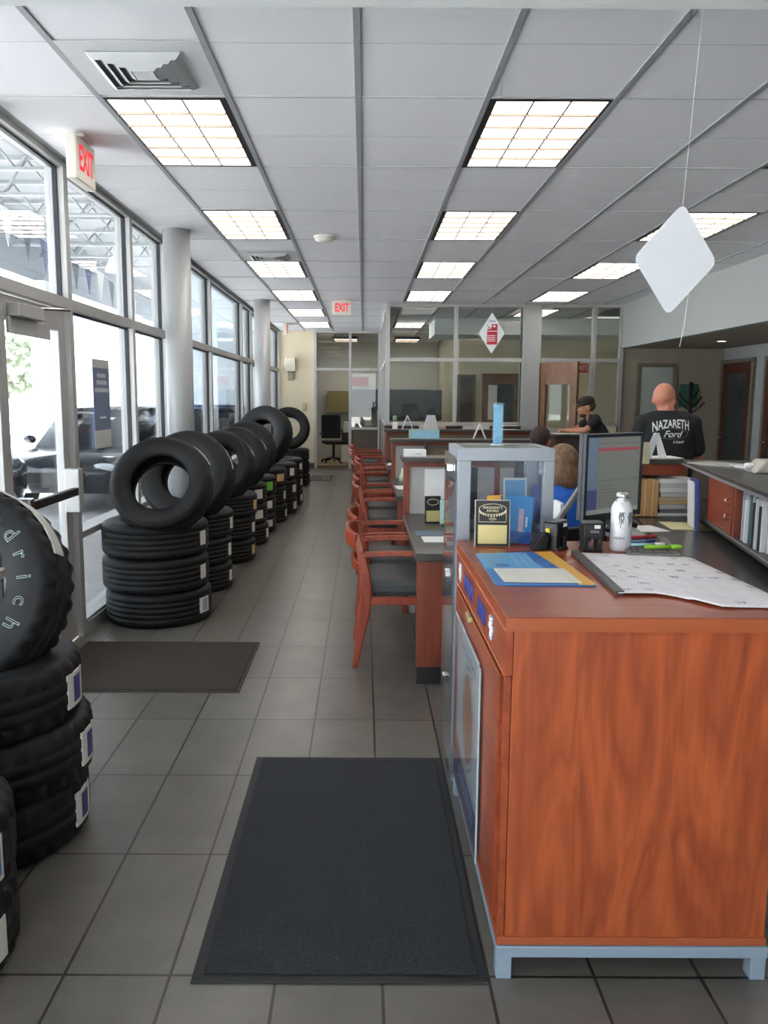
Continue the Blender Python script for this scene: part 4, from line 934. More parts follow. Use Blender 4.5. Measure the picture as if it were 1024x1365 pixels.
bx('cap_ledge', -0.02, 2.1, -0.05, 0.2, 1.13, 1.16, ld, h, 0.003); bx('front_panel', 0, 2.08, 0, 0.15, 0, 1.13, dw, h)
cl = thing('service_counter', 'dark brown service counter with papers where the man in a cap leans', 'counter', (1.95, 10.62, 0))
bx('counter_top', 0.48, 0.98, -0.1, 0.62, 1.10, 1.135, ld, cl, 0.004); bx('counter_body', 0.52, 0.96, -0.05, 0.55, 0, 1.10, mat('dark_brown', (70, 52, 44), 0.5), cl)

# chairs
def make_chair():
    t_ = thing('armchair', '', 'chair'); cwd = MATS['chair_wood']; hw = 0.27
    def curve(pts, n_=10):
        P = [Vector(p) for p in pts]; out_ = []
        for k in range(n_ + 1):
            u = k / n_ * (len(P) - 1); i = min(int(u), len(P) - 2); f = u - i
            p0, p1, p2, p3 = P[max(i - 1, 0)], P[i], P[i + 1], P[min(i + 2, len(P) - 1)]
            out_.append(0.5 * ((2 * p1) + (-p0 + p2) * f + (2 * p0 - 5 * p1 + 4 * p2 - p3) * f * f + (-p0 + 3 * p1 - 3 * p2 + p3) * f ** 3))
        return out_
    for s_ in (-1, 1):
        y = s_ * hw
        MB().sweep(curve([(-0.04, y, 0), (-0.01, y, 0.2), (0.025, y, 0.42), (0.01, y, 0.62), (-0.035, y, 0.80)]), [(0.013, 0.016), (0.014, 0.02), (0.014, 0.024), (0.014, 0.03), (0.014, 0.036), (0.014, 0.036), (0.014, 0.034), (0.014, 0.03), (0.014, 0.026), (0.013, 0.024), (0.012, 0.02)], cwd, up=(1, 0, 0)).build('leg', t_)
        MB().sweep([(0.41, y, 0), (0.42, y, 0.4), (0.40, y, 0.665)], [(0.014, 0.015), (0.014, 0.02), (0.014, 0.022)], cwd, up=(1, 0, 0)).build('leg', t_)
        MB().sweep(curve([(-0.005, y, 0.682), (0.15, y, 0.690), (0.32, y, 0.690), (0.44, y, 0.682)]), (0.026, 0.015), cwd).build('armrest', t_)
        MB().box(0.03, 0.41, y - 0.012, y + 0.012, 0.385, 0.43, cwd).build('seat_rail', t_, 0.003)
    MB().box(0.40, 0.425, -hw + 0.01, hw - 0.01, 0.385, 0.43, cwd).build('seat_rail', t_, 0.003)
    MB().sweep(curve([(-0.03, -hw - 0.01, 0.76), (-0.085, -0.12, 0.775), (-0.085, 0.12, 0.775), (-0.03, hw + 0.01, 0.76)], 14), (0.013, 0.045), cwd).build('crest_rail', t_)
    MB().sweep(curve([(-0.0, -hw, 0.60), (-0.05, -0.12, 0.61), (-0.05, 0.12, 0.61), (-0.0, hw, 0.60)], 14), (0.011, 0.028), cwd).build('lower_back_rail', t_)
    mb = MB(); mb.box(0.03, 0.43, -hw + 0.014, hw - 0.014, 0.425, 0.53, mat('seat_grey', (70, 72, 72), 0.55, noise_amt=0.1, noise_scale=90)); mb.build('seat', t_, 0.035)
    return t_
ch = make_chair(); q = 0
spots = [(4.98, 0.0), (5.64, 0.0), (7.55, 0.0), (8.24, -0.02), (10.15, 0), (10.86, -0.02), (12.65, -0.05), (13.9, -0.03)]
clab = ['nearest', 'second nearest', 'third nearest', 'fourth nearest', 'fifth nearest', 'sixth nearest', 'second farthest', 'farthest']
for k, (y, dx_) in enumerate(spots):
    o = ch if k == 0 else copy_tree(ch)
    xx = -0.005 if k < 6 else -0.13
    o.location = (xx, y, 0.001)
    o.rotation_euler = (0, 0, 0); o['label'] = 'reddish wood armchair with grey seat along the desks, %s to the camera' % clab[k]; o['group'] = 'guest armchairs beside the desks'

# things on desk one
def sheet(label, x, y, z, w_, d_, rz=0, m=white, name='paper_sheet', cat='paper', t=0.002, group=None):
    return tag(MB().box(-w_ / 2, w_ / 2, -d_ / 2, d_ / 2, 0, t, m).build(name, loc=(x, y, z), rot=(0, 0, rz)), label, cat, group)
sheet('white paper sheet lying near the left front corner of the first desk', 0.50, 4.86, 0.7505, 0.28, 0.2, 0.03)
sheet('grey blue blotter on the first desk behind the white sheet', 0.50, 5.08, 0.7505, 0.34, 0.2, 0, mat('blotter', (96, 112, 128), 0.5), 'desk_blotter', 'blotter')
tag(MB().box(0, 0.16, -0.001, 0.001, 0, 0.22, white).build('notice_sheet', loc=(0.45, 5.958, 0.86)), 'white printed notice pinned on the first hutch panel', 'notice')
t_ = thing('award_plaque', 'small black award plaque with gold plate on the first desk', 'plaque', (0.472, 5.5, 0.751)); t_.rotation_euler = (-0.15, 0.0, 0.1)
bx('backing', -0.05, 0.06, -0.006, 0.006, 0, 0.185, black, t_, 0.002); bx('gold_plate', -0.042, 0.052, -0.0075, -0.006, 0.01, 0.085, gold, t_)
mb = MB(); ring(mb, 0.005, 0.143, 0.038, 0.02, 0.002, gl_); mb.build('wreath_emblem', t_)
t_ = tag(MB().box(-0.03, 0.04, -0.002, 0.002, 0, 0.17, mat('pale_print', (170, 206, 200), 0.5, noise_amt=0.3, noise_scale=30)).build('leaflet', loc=(0.545, 5.4, 0.752), rot=(-0.2, 0, 0)), 'pale blue leaflet standing beside the small plaque on the first desk', 'leaflet')
t_ = thing('small_plant', 'small green plant at the foot of the first desk monitor', 'plant', (0.575, 5.36, 0.751))
MB().lathe([(0, 0), (0.02, 0), (0.026, 0.03), (0, 0.03)], white, 16).build('pot', t_)
mb = MB()
for k in range(22):
    a = k * 2.4; mb.tube([(0, 0, 0.028), (0.025 * math.cos(a), 0.025 * math.sin(a), 0.05), (0.045 * math.cos(a), 0.045 * math.sin(a), 0.052 - 0.02 * (k % 3))], [0.003, 0.005, 0.001], green, 5)
mb.build('leaves', t_)
def monitor(name, label, loc, rz, w_, h_, zb, screen, tilt=0.0, extra=None, stand_=True):
    t_ = thing(name, label, 'monitor', loc, rz)
    bm_ = mat('monitor_bezel', (44, 50, 56), 0.4)
    mb = MB(); z0, z1, b_ = zb, zb + h_, 0.018
    for a, c, e, f in ((-w_ / 2, -w_ / 2 + b_, z0, z1), (w_ / 2 - b_, w_ / 2, z0, z1), (-w_ / 2 + b_, w_ / 2 - b_, z0, z0 + b_ * 1.4), (-w_ / 2 + b_, w_ / 2 - b_, z1 - b_, z1)): mb.box(a, c, -0.02, 0.0, e, f, bm_)
    mb.box(-w_ / 2, w_ / 2, 0.0, 0.025, z0, z1, bm_); mb.box(-w_ / 2 + 0.06, w_ / 2 - 0.06, 0.025, 0.05, z0 + 0.05, z1 - 0.05, bm_); mb.build('housing', t_, 0.003)
    sc = bx('screen', -w_ / 2 + b_, w_ / 2 - b_, -0.012, -0.001, z0 + b_ * 1.4, z1 - b_, screen, t_)
    if stand_:
        MB().box(-0.04, 0.04, 0.05, 0.08, 0.015, zb + h_ * 0.5, bm_).build('neck', t_, 0.004); MB().box(-0.13, 0.13, -0.08, 0.14, 0, 0.015, bm_).build('stand_base', t_, 0.004)
    return t_, sc
dkscr = mat('dark_screen', (30, 40, 48), 0.15)
monitor('computer_monitor', 'thin dark monitor seen edge on upon the first desk', (0.63, 5.28, 0.751), math.radians(-74), 0.44, 0.3, 0.12, dkscr)
tag(MB().ball((0, 0, 0.018), (0.05, 0.03, 0.018), black).build('computer_mouse', loc=(0.57, 5.08, 0.7508)), 'black computer mouse on the first desk at the display case', 'computer mouse')
# white box on hutch one
t_ = thing('carton', 'white carton with small black mark on top of the first hutch', 'box', (0.385, 6.07, 1.1655)); bx('carton_body', -0.085, 0.078, -0.06, 0.06, 0, 0.05, white, t_, 0.002)
text('lettering', 'a ford', 0.016, black, Matrix.Translation((0.02, -0.061, 0.022)) @ FRONT, t_)
# sign on hutch two
t_ = thing('desk_sign', 'pale green and blue framed sign lying along the second hutch ledge', 'sign', (0.64, 8.58, 1.1655))
mb = MB(); mb.box(-0.165, 0.155, -0.01, 0.01, 0, 0.10, mat('mint', (150, 190, 180), 0.5)); mb.build('board', t_, 0.003); MB().box(-0.12, 0.148, -0.0115, -0.01, 0.01, 0.085, mat('sign_pale_blue', (150, 196, 220), 0.5, noise_amt=0.2, noise_scale=20)).build('print', t_)
def tent(label, x, y, z, w_, d_, h_, rz=0, qrm=None, m=white):
    t_ = thing('tent_card', label, 'tent card', (x, y, z), rz, 'white folded tent cards')
    mb = MB(); a = w_ / 2; tt = 0.004 + w_ * 0.06
    mb.prism([(-a, 0), (-a + tt, 0), (0.004, h_ - tt), (0.0, h_), (-0.006, h_)], -d_ / 2, d_ / 2, m); mb.build('left_flap', t_)
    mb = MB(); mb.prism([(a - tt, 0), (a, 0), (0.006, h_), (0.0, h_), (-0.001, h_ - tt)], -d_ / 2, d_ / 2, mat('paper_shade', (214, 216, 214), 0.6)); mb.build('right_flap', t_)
    return t_
tent('white folded tent card on the second hutch, right of the pale sign', 1.22, 8.62, 1.1655, 0.145, 0.03, 0.165)
tent('small white folded tent card on the third hutch ledge', 0.60, 11.2, 1.1655, 0.16, 0.03, 0.19)
t_ = tag(MB().prism([(-0.10, 0), (0.10, 0), (0.055, 0.19), (-0.05, 0.19)], -0.04, 0.04, mat('white_bag', (206, 204, 206), 0.6)).build('paper_bag', loc=(0.92, 11.22, 1.1655)), 'white tapered paper bag on the third hutch ledge', 'bag')
t_ = thing('dispenser_bottle', 'white bottle with green cap at the left end of the third hutch ledge', 'bottle', (0.43, 11.2, 1.1655))
MB().box(-0.035, 0.035, -0.03, 0.03, 0, 0.1, white).build('bottle_body', t_, 0.006); MB().lathe([(0.02, 0.1), (0.03, 0.13), (0.03, 0.17), (0.015, 0.185)], mat('cap_green', (120, 150, 110), 0.5), 16).build('cap', t_)
for k, (x, y) in enumerate([(0.95, 12.85), (1.3, 12.85), (1.85, 12.85)]): sheet('%s pale box of leaflets on the ledge below the partition glass' % ['leftmost', 'middle', 'rightmost'][k], x, y, 1.1605, 0.26, 0.1, 0, mat('pale_box', (186, 178, 168), 0.6), 'leaflet_box', 'leaflet box', 0.05, 'leaflet boxes under the partition')
sheet('white papers on the ledge beside the grey pillar', 2.25, 12.85, 1.1605, 0.3, 0.15, 0.1)
sheet('white papers spread on the third hutch behind the seated man', 1.95, 11.25, 1.1655, 0.3, 0.15, 0.2, white)
for k, (x, lab) in enumerate([(0.95, 'left pale carton behind the second hutch sign'), (1.55, 'right pale carton behind the second hutch tent card')]):
    sheet(lab, x, 11.32, 1.1655, 0.36, 0.08, 0, mat('pale_carton', (190, 184, 176), 0.6), 'carton', 'box', 0.045)
# second desk papers
t_ = tag(MB().lathe([(0, 0), (0.035, 0), (0.03, 0.05), (0.012, 0.1), (0.012, 0.13), (0, 0.13)], mat('bottle_pale', (214, 220, 196), 0.5), 18).build('spray_bottle', loc=(0.40, 8.3, 0.751)), 'small pale bottle on the second desk below its hutch', 'bottle')
sheet('white papers at the corner of the second desk', 0.40, 7.7, 0.7505, 0.18, 0.3, 0.1)
sheet('white papers at the corner of the third desk', 0.40, 10.4, 0.7505, 0.18, 0.3, -0.1)

# ------------------------------------------------------------------ reception L unit on the right
al = -math.atan2(2.298 - 1.948, 5.674 - 3.905)
ru = thing('reception_unit', 'angled reception unit with dark ledge, cherry cupboard door and file shelf', 'cabinet', (2.32, 5.78, 0), al)
# local: +y away along the front line, x to the right (depth); extends to y=-4
bx('cap_ledge', -0.04, 0.50, -2.75, 0.1, 1.13, 1.165, dk_, ru, 0.004); bx('cap_trim', -0.046, -0.04, -2.75, 0.1, 1.128, 1.142, alu, ru)
bx('back_panel', 0.42, 0.46, -2.75, 0.1, 0, 1.13, dw, ru)
bx('shelf_board', 0.0, 0.42, -2.75, 0.1, 0.80, 0.83, dk_, ru, 0.002); bx('shelf_trim', -0.005, 0.0, -2.75, 0.1, 0.82, 0.83, alu, ru)
cd_ = bx('cupboard_door', -0.005, 0.015, -1.25, -0.64, 0.835, 1.125, mat('cherry_door', (146, 68, 46), 0.35), ru, 0.002)
for z in (0.93, 1.02): MB().tube([(-0.005, -1.2, z - 0.015), (-0.03, -1.2, z - 0.015), (-0.03, -1.2, z + 0.015), (-0.005, -1.2, z + 0.015)], 0.004, chrome, 8).build('door_handle', cd_)
bx('side_panel', 0.0, 0.42, -1.31, -1.26, 0.83, 1.13, dw, ru); bx('side_panel', 0.0, 0.42, -0.63, -0.59, 0.83, 1.13, dw, ru); bx('side_panel', 0.0, 0.42, -2.74, -2.69, 0.83, 1.13, dw, ru)
bx('desktop', -0.355, 0.42, -2.75, 0.0, 0.71, 0.75, mat('desk_dark_gloss', (74, 74, 72), 0.25), ru, 0.003)
bx('support_panel', 0.36, 0.42, -2.7, 0.0, 0, 0.71, dw, ru); bx('support_panel', -0.3, 0.36, -0.06, -0.02, 0, 0.71, dw, ru)
R_ = Matrix.Rotation(al, 3, 'Z')
def rl(x, y, z): v = R_ @ Vector((x, y, 0)); return (2.32 + v.x, 5.78 + v.y, z)
fcol = [white, mat('file_grey', (186, 190, 190), 0.6), mat('file_teal', (90, 120, 124), 0.6), mat('file_white', (214, 216, 216), 0.6), mat('file_cream', (214, 210, 196), 0.6), mat('file_dark', (60, 66, 74), 0.6)]
fr_ = random.Random(5); fy = -1.33
nums = ['first', 'second', 'third', 'fourth', 'fifth', 'sixth', 'seventh', 'eighth', 'ninth', 'tenth', 'eleventh', 'twelfth', 'thirteenth', 'fourteenth', 'fifteenth', 'sixteenth', 'seventeenth', 'eighteenth', 'nineteenth', 'twentieth', 'twenty-first', 'twenty-second', 'twenty-third', 'twenty-fourth', 'twenty-fifth', 'twenty-sixth', 'twenty-seventh', 'twenty-eighth']
for k in range(28):
    wd_ = fr_.uniform(0.007, 0.018); hh = fr_.uniform(0.225, 0.27); x0 = fr_.uniform(0.015, 0.05)
    c_ = fcol[[0, 3, 0, 1, 3, 0, 5, 4, 0, 3, 2, 0, 1, 3, 5, 0, 1, 3, 4, 2, 0, 3, 5, 1, 0, 3, 1, 0][k]]
    tag(MB().box(x0, 0.28, -wd_ / 2, wd_ / 2, 0, hh, c_).build('file_folder', loc=rl(0, fy - wd_ / 2, 0.831), rot=(0, 0, al)), '%s upright file on the shelf counting from the cupboard door' % nums[k], 'file', 'files on the reception shelf')
    fy -= wd_ + 0.004
# blue clip folder and papers in the corner of unit
t_ = thing('clip_folder', 'blue folder with white sheets standing against the cupboard', 'folder', rl(-0.04, -0.50, 0.752), al + 0.1)
t_.rotation_euler = (0, -0.05, al + 0.0)
bx('cover', -0.012, 0.0, -0.13, 0.13, 0, 0.33, navy, t_, 0.002); bx('paper_sheets', -0.022, -0.0125, -0.02, 0.17, 0.01, 0.31, white, t_)
# cross ledge with paper shelf
xl = thing('reception_hutch', 'dark ledge hutch holding the paper pile behind the monitor', 'hutch', (1.66, 5.9, 0))
bx('cap_ledge', 0, 0.66, -0.03, 0.35, 1.13, 1.165, dk_, xl, 0.003); bx('fabric_panel', 0.0, 0.80, 0.28, 0.31, 0, 1.13, mat('brown_grey', (110, 98, 90), 0.7), xl)
bx('top_rail', 0, 0.66, -0.02, 0.0, 1.05, 1.13, dw, xl); bx('desktop', 0.0, 0.80, -0.11, 0.28, 0.712, 0.75, dk_, xl); bx('side_panel', 0, 0.03, 0, 0.28, 0, 1.13, dw, xl)
ld2 = thing('corner_desk', 'dark corner desktop carrying the monitor and telephone', 'desk', (1.30, 3.95, 0))
MB().prism([(-0.3, -0.62), (0.17, -0.62), (0.645, 1.81), (0.36, 1.81), (0.36, 0.6), (-0.3, 0.5)], 0.712, 0.748, dk_, 'XY').build('desktop', ld2, 0.003)
bx('leg_panel', 0.38, 0.42, 0.62, 1.79, 0, 0.712, dw, ld2); bx('leg_panel', -0.28, -0.24, -0.6, 0.46, 0, 0.712, dw, ld2)
# piles on the shelf
zz = 0.7508
pl_ = [white, mat('pile_grey', (196, 196, 192), 0.7), mat('pile_white', (222, 222, 220), 0.7), mat('pile_tan', (200, 174, 124), 0.7), mat('pile_tan2', (190, 168, 130), 0.7), mat('pile_dark', (120, 122, 120), 0.7), white]
hts = [0.022, 0.026, 0.036, 0.024, 0.028, 0.034, 0.036, 0.028, 0.032]; pms = [pl_[0], pl_[5], pl_[1], pl_[3], pl_[4], pl_[1], pl_[2], pl_[1], white]
for k, (hh, m_) in enumerate(zip(hts, pms)):
    tag(MB().box(-0.135, 0.135, -0.11, 0.11, 0, hh, m_).build('paper_stack', loc=(2.285 + 0.006 * ((k * 3) % 4 - 1.5), 6.0, zz), rot=(0, 0, 0.02 * ((k * 5) % 3 - 1)), bev=0.003), '%s bundle in the pile of papers on the reception shelf' % ['lowest', 'second lowest', 'third lowest', 'fourth lowest', 'middle', 'fourth highest', 'third highest', 'second highest', 'topmost'][k], 'paper stack', 'paper bundles in the pile'); zz += hh + 0.0006
for k in range(6):
    tag(MB().box(-0.013, 0.013, -0.1, 0.1, 0, 0.275 - 0.004 * (k % 3), [mat('manila', (206, 166, 112), 0.7), mat('manila2', (190, 150, 98), 0.7)][k % 2]).build('manila_folder', loc=(1.985 + k * 0.0275, 5.97, 0.7508), bev=0.004), 'upright tan folder beside the paper pile, %s from the left' % ['first', 'second', 'third', 'fourth', 'fifth', 'sixth'][k], 'folder', 'tan folders on the reception shelf')
sheet('white paper sheet left on the corner desk in front of the tan folders', 1.86, 5.30, 0.7508, 0.2, 0.25, 0.2)
sheet('yellowish paper sheets on the corner desk below the paper pile', 2.16, 5.42, 0.7515, 0.26, 0.34, -0.1, mat('yellow_sheet', (220, 212, 160), 0.6))
t_ = thing('telephone', 'grey desk telephone with dark handset on the corner desk', 'telephone', (1.62, 4.95, 0.7495), 0.3)
MB().prism([(-0.1, 0), (0.1, 0), (0.1, 0.07), (-0.1, 0.02)], -0.09, 0.09, mat('phone_grey', (130, 132, 132), 0.4), 'YZ').build('phone_base', t_, 0.006)
MB().sweep([(-0.13, 0.0, 0.05), (-0.09, 0.02, 0.085), (0.03, 0.05, 0.09), (0.10, 0.07, 0.06)], [(0.026, 0.018), (0.016, 0.012), (0.016, 0.012), (0.026, 0.018)], black).build('handset', t_, 0.004)
# papers on ledge, tent card, adding machine
zl = 1.1655
sheet('white papers under the printed tent card on the reception ledge', 2.13, 6.08, zl, 0.42, 0.24, 0.05)
t_ = thing('tent_card', 'large printed white tent card on the reception ledge before the bald man', 'tent card', (2.135, 5.98, zl + 0.0025), 0.25, 'white folded tent cards')
mb = MB(); mb.prism([(-0.115, 0), (-0.045, 0), (0.012, 0.175), (-0.015, 0.18), (-0.035, 0.172)], -0.022, -0.016, mat('tent_print', (204, 208, 214), 0.5)); mb.build('left_flap', t_)
mb = MB(); mb.prism([(0.03, 0), (0.10, 0), (0.03, 0.165), (-0.005, 0.18), (0.0, 0.15)], 0.0, 0.006, white); mb.box(-0.02, 0.015, -0.018, 0.004, 0.170, 0.181, white); mb.build('right_flap', t_)
sheet('flat grey magazine lying on the reception ledge', *rl(0.12, -0.35, zl)[:2], zl, 0.24, 0.34, 0.5, mat('magazine', (176, 176, 170), 0.4), 'magazine', 'magazine', 0.008)
sheet('white curled papers beside the adding machine', *rl(0.27, -0.55, zl)[:2], zl, 0.2, 0.2, 0.2, white, 'paper_sheet', 'paper', 0.012)
t_ = thing('adding_machine', 'beige adding machine at the right edge of the reception ledge', 'adding machine', rl(0.30, -0.9, zl), -0.15)
bg_ = mat('beige_plastic', (178, 172, 160), 0.5)
MB().prism([(-0.14, 0), (0.2, 0), (0.2, 0.075), (-0.08, 0.075), (-0.12, 0.03)], -0.1, 0.12, bg_, 'XZ').build('machine_body', t_, 0.012)
MB().box(-0.03, 0.16, -0.102, -0.1, 0.015, 0.055, mat('beige_dark', (130, 126, 116), 0.5, noise_amt=0.5, noise_scale=60)).build('front_keys', t_)
MB().tube([(-0.16, 0.02, 0.035), (-0.11, 0.02, 0.035)], 0.02, white, 14).build('paper_roll', t_)

# big monitor
scr = mat('lit_screen', (104, 106, 100), 0.3, emit=0.55, noise_amt=0.03)
ma = math.atan2(4.13 - 3.87, 1.40 - 1.04)
mon, sc = monitor('computer_monitor', 'large dark framed computer monitor showing a grey page behind the can', ((1.055 + 1.395) / 2, 4.02, 0.7495), ma, 0.445, 0.415, 0.265, scr)
mb = MB(); sw, y_ = 0.445 / 2 - 0.018, -0.0126; z0 = 0.265 + 0.025; z1 = 0.265 + 0.415 - 0.018
def sr(a, b_, c, d_, m): mb.box(-sw + 2 * sw * a, -sw + 2 * sw * b_, y_, y_ + 0.0006, z0 + (z1 - z0) * c, z0 + (z1 - z0) * d_, m)
sr(0.0, 0.2, 0.0, 1.0, mat('screen_blue', (92, 106, 122), 0.3, emit=0.5)); sr(0.0, 0.2, 0.06, 0.32, mat('screen_navy', (58, 56, 100), 0.3, emit=0.5)); sr(0.21, 0.96, 0.82, 0.86, mat('screen_red', (150, 62, 76), 0.3, emit=0.5)); sr(0.2, 1.0, 0.915, 0.925, mat('screen_line', (84, 90, 90), 0.3, emit=0.4)); sr(0.2, 1.0, 0.43, 0.437, mat('screen_line', (84, 90, 90), 0.3, emit=0.4)); sr(0.0, 1, 0.0, 0.06, mat('screen_bar', (130, 134, 128), 0.3, emit=0.5))
for k in range(7): sr(0.22, 0.5 + 0.05 * (k % 3), 0.36 - 0.045 * k, 0.366 - 0.045 * k, mat('screen_line', (84, 90, 90), 0.3, emit=0.4))
for k in range(16): sr(0.02, 0.17, 0.93 - 0.036 * k, 0.934 - 0.036 * k, mat('screen_txt', (120, 134, 150), 0.3, emit=0.5))
mb.build('screen_content', sc)
tag(MB().box(-0.028, 0.028, -0.001, 0.001, -0.055, 0.055, mat('sticky_note', (214, 206, 170), 0.6)).build('sticky_note', loc=(1.432, 4.135, 1.325), rot=(0, 0.05, ma)), 'pale yellow sticky note on the right edge of the large monitor', 'note')
# tilted tablet left of monitor
t_ = thing('document_holder', 'grey tilted document holder leaning left of the large monitor', 'document holder', (0.96, 3.95, 0.7495), 0.0)
MB().sweep([(-0.03, 0, 0.22), (0.11, 0.0, 0.44)], (0.02, 0.012), mat('holder_grey', (118, 116, 112), 0.4)).build('panel', t_, 0.002); MB().tube([(0.02, 0.02, 0), (0.03, 0.02, 0.3)], 0.012, black).build('stem', t_); MB().box(-0.07, 0.09, -0.05, 0.09, 0, 0.012, black).build('foot', t_, 0.003)
tag(MB().box(-0.004, 0.012, -0.08, 0.08, 0, 0.30, white).build('binder', loc=(1.045, 4.35, 0.749)), 'white slim binder standing just left of the large monitor', 'binder')

# ================================================================== BACK OFFICE AND WALL ITEMS
t_ = thing('wall_lamp', 'white box wall light on the cream wall at the end of the windows', 'wall lamp', (-1.62, 18.39, 1.95))
bx('lamp_box', -0.11, 0.11, -0.12, 0, 0.2, 0.5, mat('lamp_white', (232, 226, 206), 0.5), t_, 0.01); bx('wall_bracket', -0.06, 0.06, -0.07, 0, 0, 0.2, mat('bracket', (140, 130, 112), 0.5), t_, 0.01)
tag(bx('thermostat', -1.36, -1.28, 18.36, 18.4, 1.30, 1.46, mat('thermo', (196, 180, 140), 0.5), None, 0.008), 'small tan thermostat on the cream wall left of the far office door', 'thermostat')
t_ = thing('office_chair', 'black swivel office chair inside the far left office', 'chair', (-0.72, 19.9, 0.012), 0.3)
bx('seat', -0.25, 0.25, -0.25, 0.25, 0.45, 0.53, black, t_, 0.03); bx('backrest', -0.24, 0.24, 0.22, 0.29, 0.58, 1.15, mat('navy_fabric', (38, 42, 56), 0.8), t_, 0.03); MB().tube([(0, 0, 0.1), (0, 0, 0.45)], 0.03, black).build('gas_post', t_)
MB().box(0.26, 0.31, -0.2, 0.2, 0.68, 0.71, black).box(-0.31, -0.26, -0.2, 0.2, 0.68, 0.71, black).build('armrests', t_, 0.01)
for k in range(5):
    a = k * 2 * PI / 5; MB().tube([(0, 0, 0.12), (0.3 * math.cos(a), 0.3 * math.sin(a), 0.06)], 0.02, black, 8).ball((0.3 * math.cos(a), 0.3 * math.sin(a), 0.032), 0.03, black, 10, 8).build('star_leg', t_)
t_ = thing('office_desk', 'dark desk with pigeonhole hutch along the back of the far left office', 'desk', (0.3, 21.2, 0.012))
bx('desktop', -0.9, 1.4, -0.4, 0.5, 0.72, 0.76, dk_, t_); bx('desk_body', -0.85, 1.35, -0.35, 0.5, 0, 0.72, mat('desk_body_dark', (60, 50, 48), 0.6), t_); bx('hutch', -0.6, 1.4, 0.3, 0.75, 1.25, 1.78, mat('hutch_blue_grey', (70, 82, 100), 0.5), t_)  # desk body in one even dark brown
tag(bx('wall_cabinet', -0.95, -0.35, 21.6, 21.98, 1.2, 1.75, mat('olive', (150, 142, 96), 0.6)), 'olive cabinet on the back wall of the far left office', 'cabinet')
tag(bx('wall_picture', -0.3, 0.12, 21.96, 21.99, 1.9, 2.12, red), 'small red picture on the far office wall above the hutch', 'picture')
t_ = thing('computer_tower', 'white computer tower and cart beside the far office chair', 'computer', (-0.38, 19.6, 0.012)); bx('tower_body', -0.16, 0.14, -0.2, 0.2, 0.05, 0.45, mat('tower_beige', (196, 192, 176), 0.5), t_, 0.02); bx('printer', -0.1, 0.16, -0.18, 0.18, 0.75, 1.0, mat('printer_white', (206, 208, 206), 0.5), t_, 0.02); bx('cart_frame', -0.15, 0.15, -0.19, 0.19, 0.70, 0.75, black, t_); MB().tube([(0.1, 0, 0.45), (0.1, 0, 0.72)], 0.02, black).build('cart_post', t_)
t_ = thing('office_desk', 'brown desk side at the doorway of the far left office', 'desk', (-1.28, 19.7, 0.012)); bx('desktop', -0.5, 0.15, -0.5, 0.5, 0.72, 0.76, dk_, t_); bx('desk_body', -0.45, 0.1, -0.45, 0.45, 0, 0.72, dw, t_)
t_ = thing('office_desk', 'dark desk behind the main partition glass', 'desk', (1.0, 17.8, 0)); bx('desktop', -0.55, 0.75, -0.4, 0.4, 0.72, 0.76, dk_, t_); bx('desk_body', -0.5, 0.7, -0.3, 0.38, 0.0, 0.72, mat('desk_body_dark', (60, 50, 48), 0.6), t_); bx('hutch', -0.5, 0.7, 0.1, 0.38, 1.1, 1.75, mat('hutch_grey', (66, 74, 78), 0.5), t_)
tag(bx('wall_picture', 4.99, 5.27, 13.02, 13.05, 1.46, 1.82, mat('green_print', (52, 92, 80), 0.5, noise_amt=0.4, noise_scale=12)), 'framed green picture on the taupe wall behind the coat rack', 'picture')
t_ = thing('coat_rack', 'black wooden coat rack standing right of the bald man', 'coat rack', (4.93, 12.45, 0))
MB().tube([(0, 0, 0.02), (0, 0, 1.84)], 0.03, black).build('pole', t_); MB().lathe([(0, 0), (0.22, 0), (0.2, 0.03), (0.03, 0.06), (0, 0.06)], black, 24).build('base', t_)
for a, z in ((0.3, 1.5), (2.8, 1.48), (-0.4, 1.42), (3.3, 1.56), (0.6, 1.62)): MB().tube([(0, 0, z - 0.06), (0.12 * math.cos(a), 0.12 * math.sin(a), z + 0.03), (0.2 * math.cos(a), 0.2 * math.sin(a), z + 0.12)], [0.012, 0.012, 0.014], black, 8).build('hook', t_)
for i, (x, y) in enumerate([(4.85, 11.3), (5.1, 8.2)]):
    t_ = thing('downlight', ['recessed downlight in the low ceiling above the bald man', 'recessed downlight in the low ceiling nearer the right edge'][i], 'downlight', (x, y, 2.37)); MB().lathe([(0.09, -0.006), (0.09, 0.0), (0.06, 0.0), (0.06, -0.006)], chrome, 24, True).build('trim_ring', t_); MB().lathe([(0, -0.003), (0.06, -0.003), (0.06, -0.002), (0, -0.002)], emis('downlight_glow%d' % i, (255, 240, 215), 8), 20).build('lens', t_)
# banner poster in the window
t_ = thing('window_poster', 'grey blue hanging poster in the window right of the glass door', 'poster', (-1.90, 6.07, 1.2)); gb = mat('poster_slate', (104, 116, 142), 0.6)
t_.location = (-1.925, 6.07, 1.22)
bx('sheet', -0.002, 0.002, -0.185, 0.185, 0, 0.64, gb, t_)
bx('header_band', 0.002, 0.003, -0.185, 0.185, 0.58, 0.64, mat('poster_light', (190, 194, 190), 0.6), t_); bx('footer_band', 0.002, 0.003, -0.185, 0.185, 0.0, 0.13, mat('poster_light', (190, 194, 190), 0.6), t_)
mb = MB()
for k, (a, z) in enumerate(((0.10, 0.51), (0.12, 0.46), (0.16, 0.405))):
    for q in range(6): mb.box(0.002, 0.003, -a + q * a / 3 + 0.006, -a + (q + 1) * a / 3 - 0.004, z, z + 0.03, mat('poster_text', (200, 204, 212), 0.6))
mb.box(0.002, 0.003, -0.06, 0.08, 0.215, 0.227, white); mb.build('print', t_)

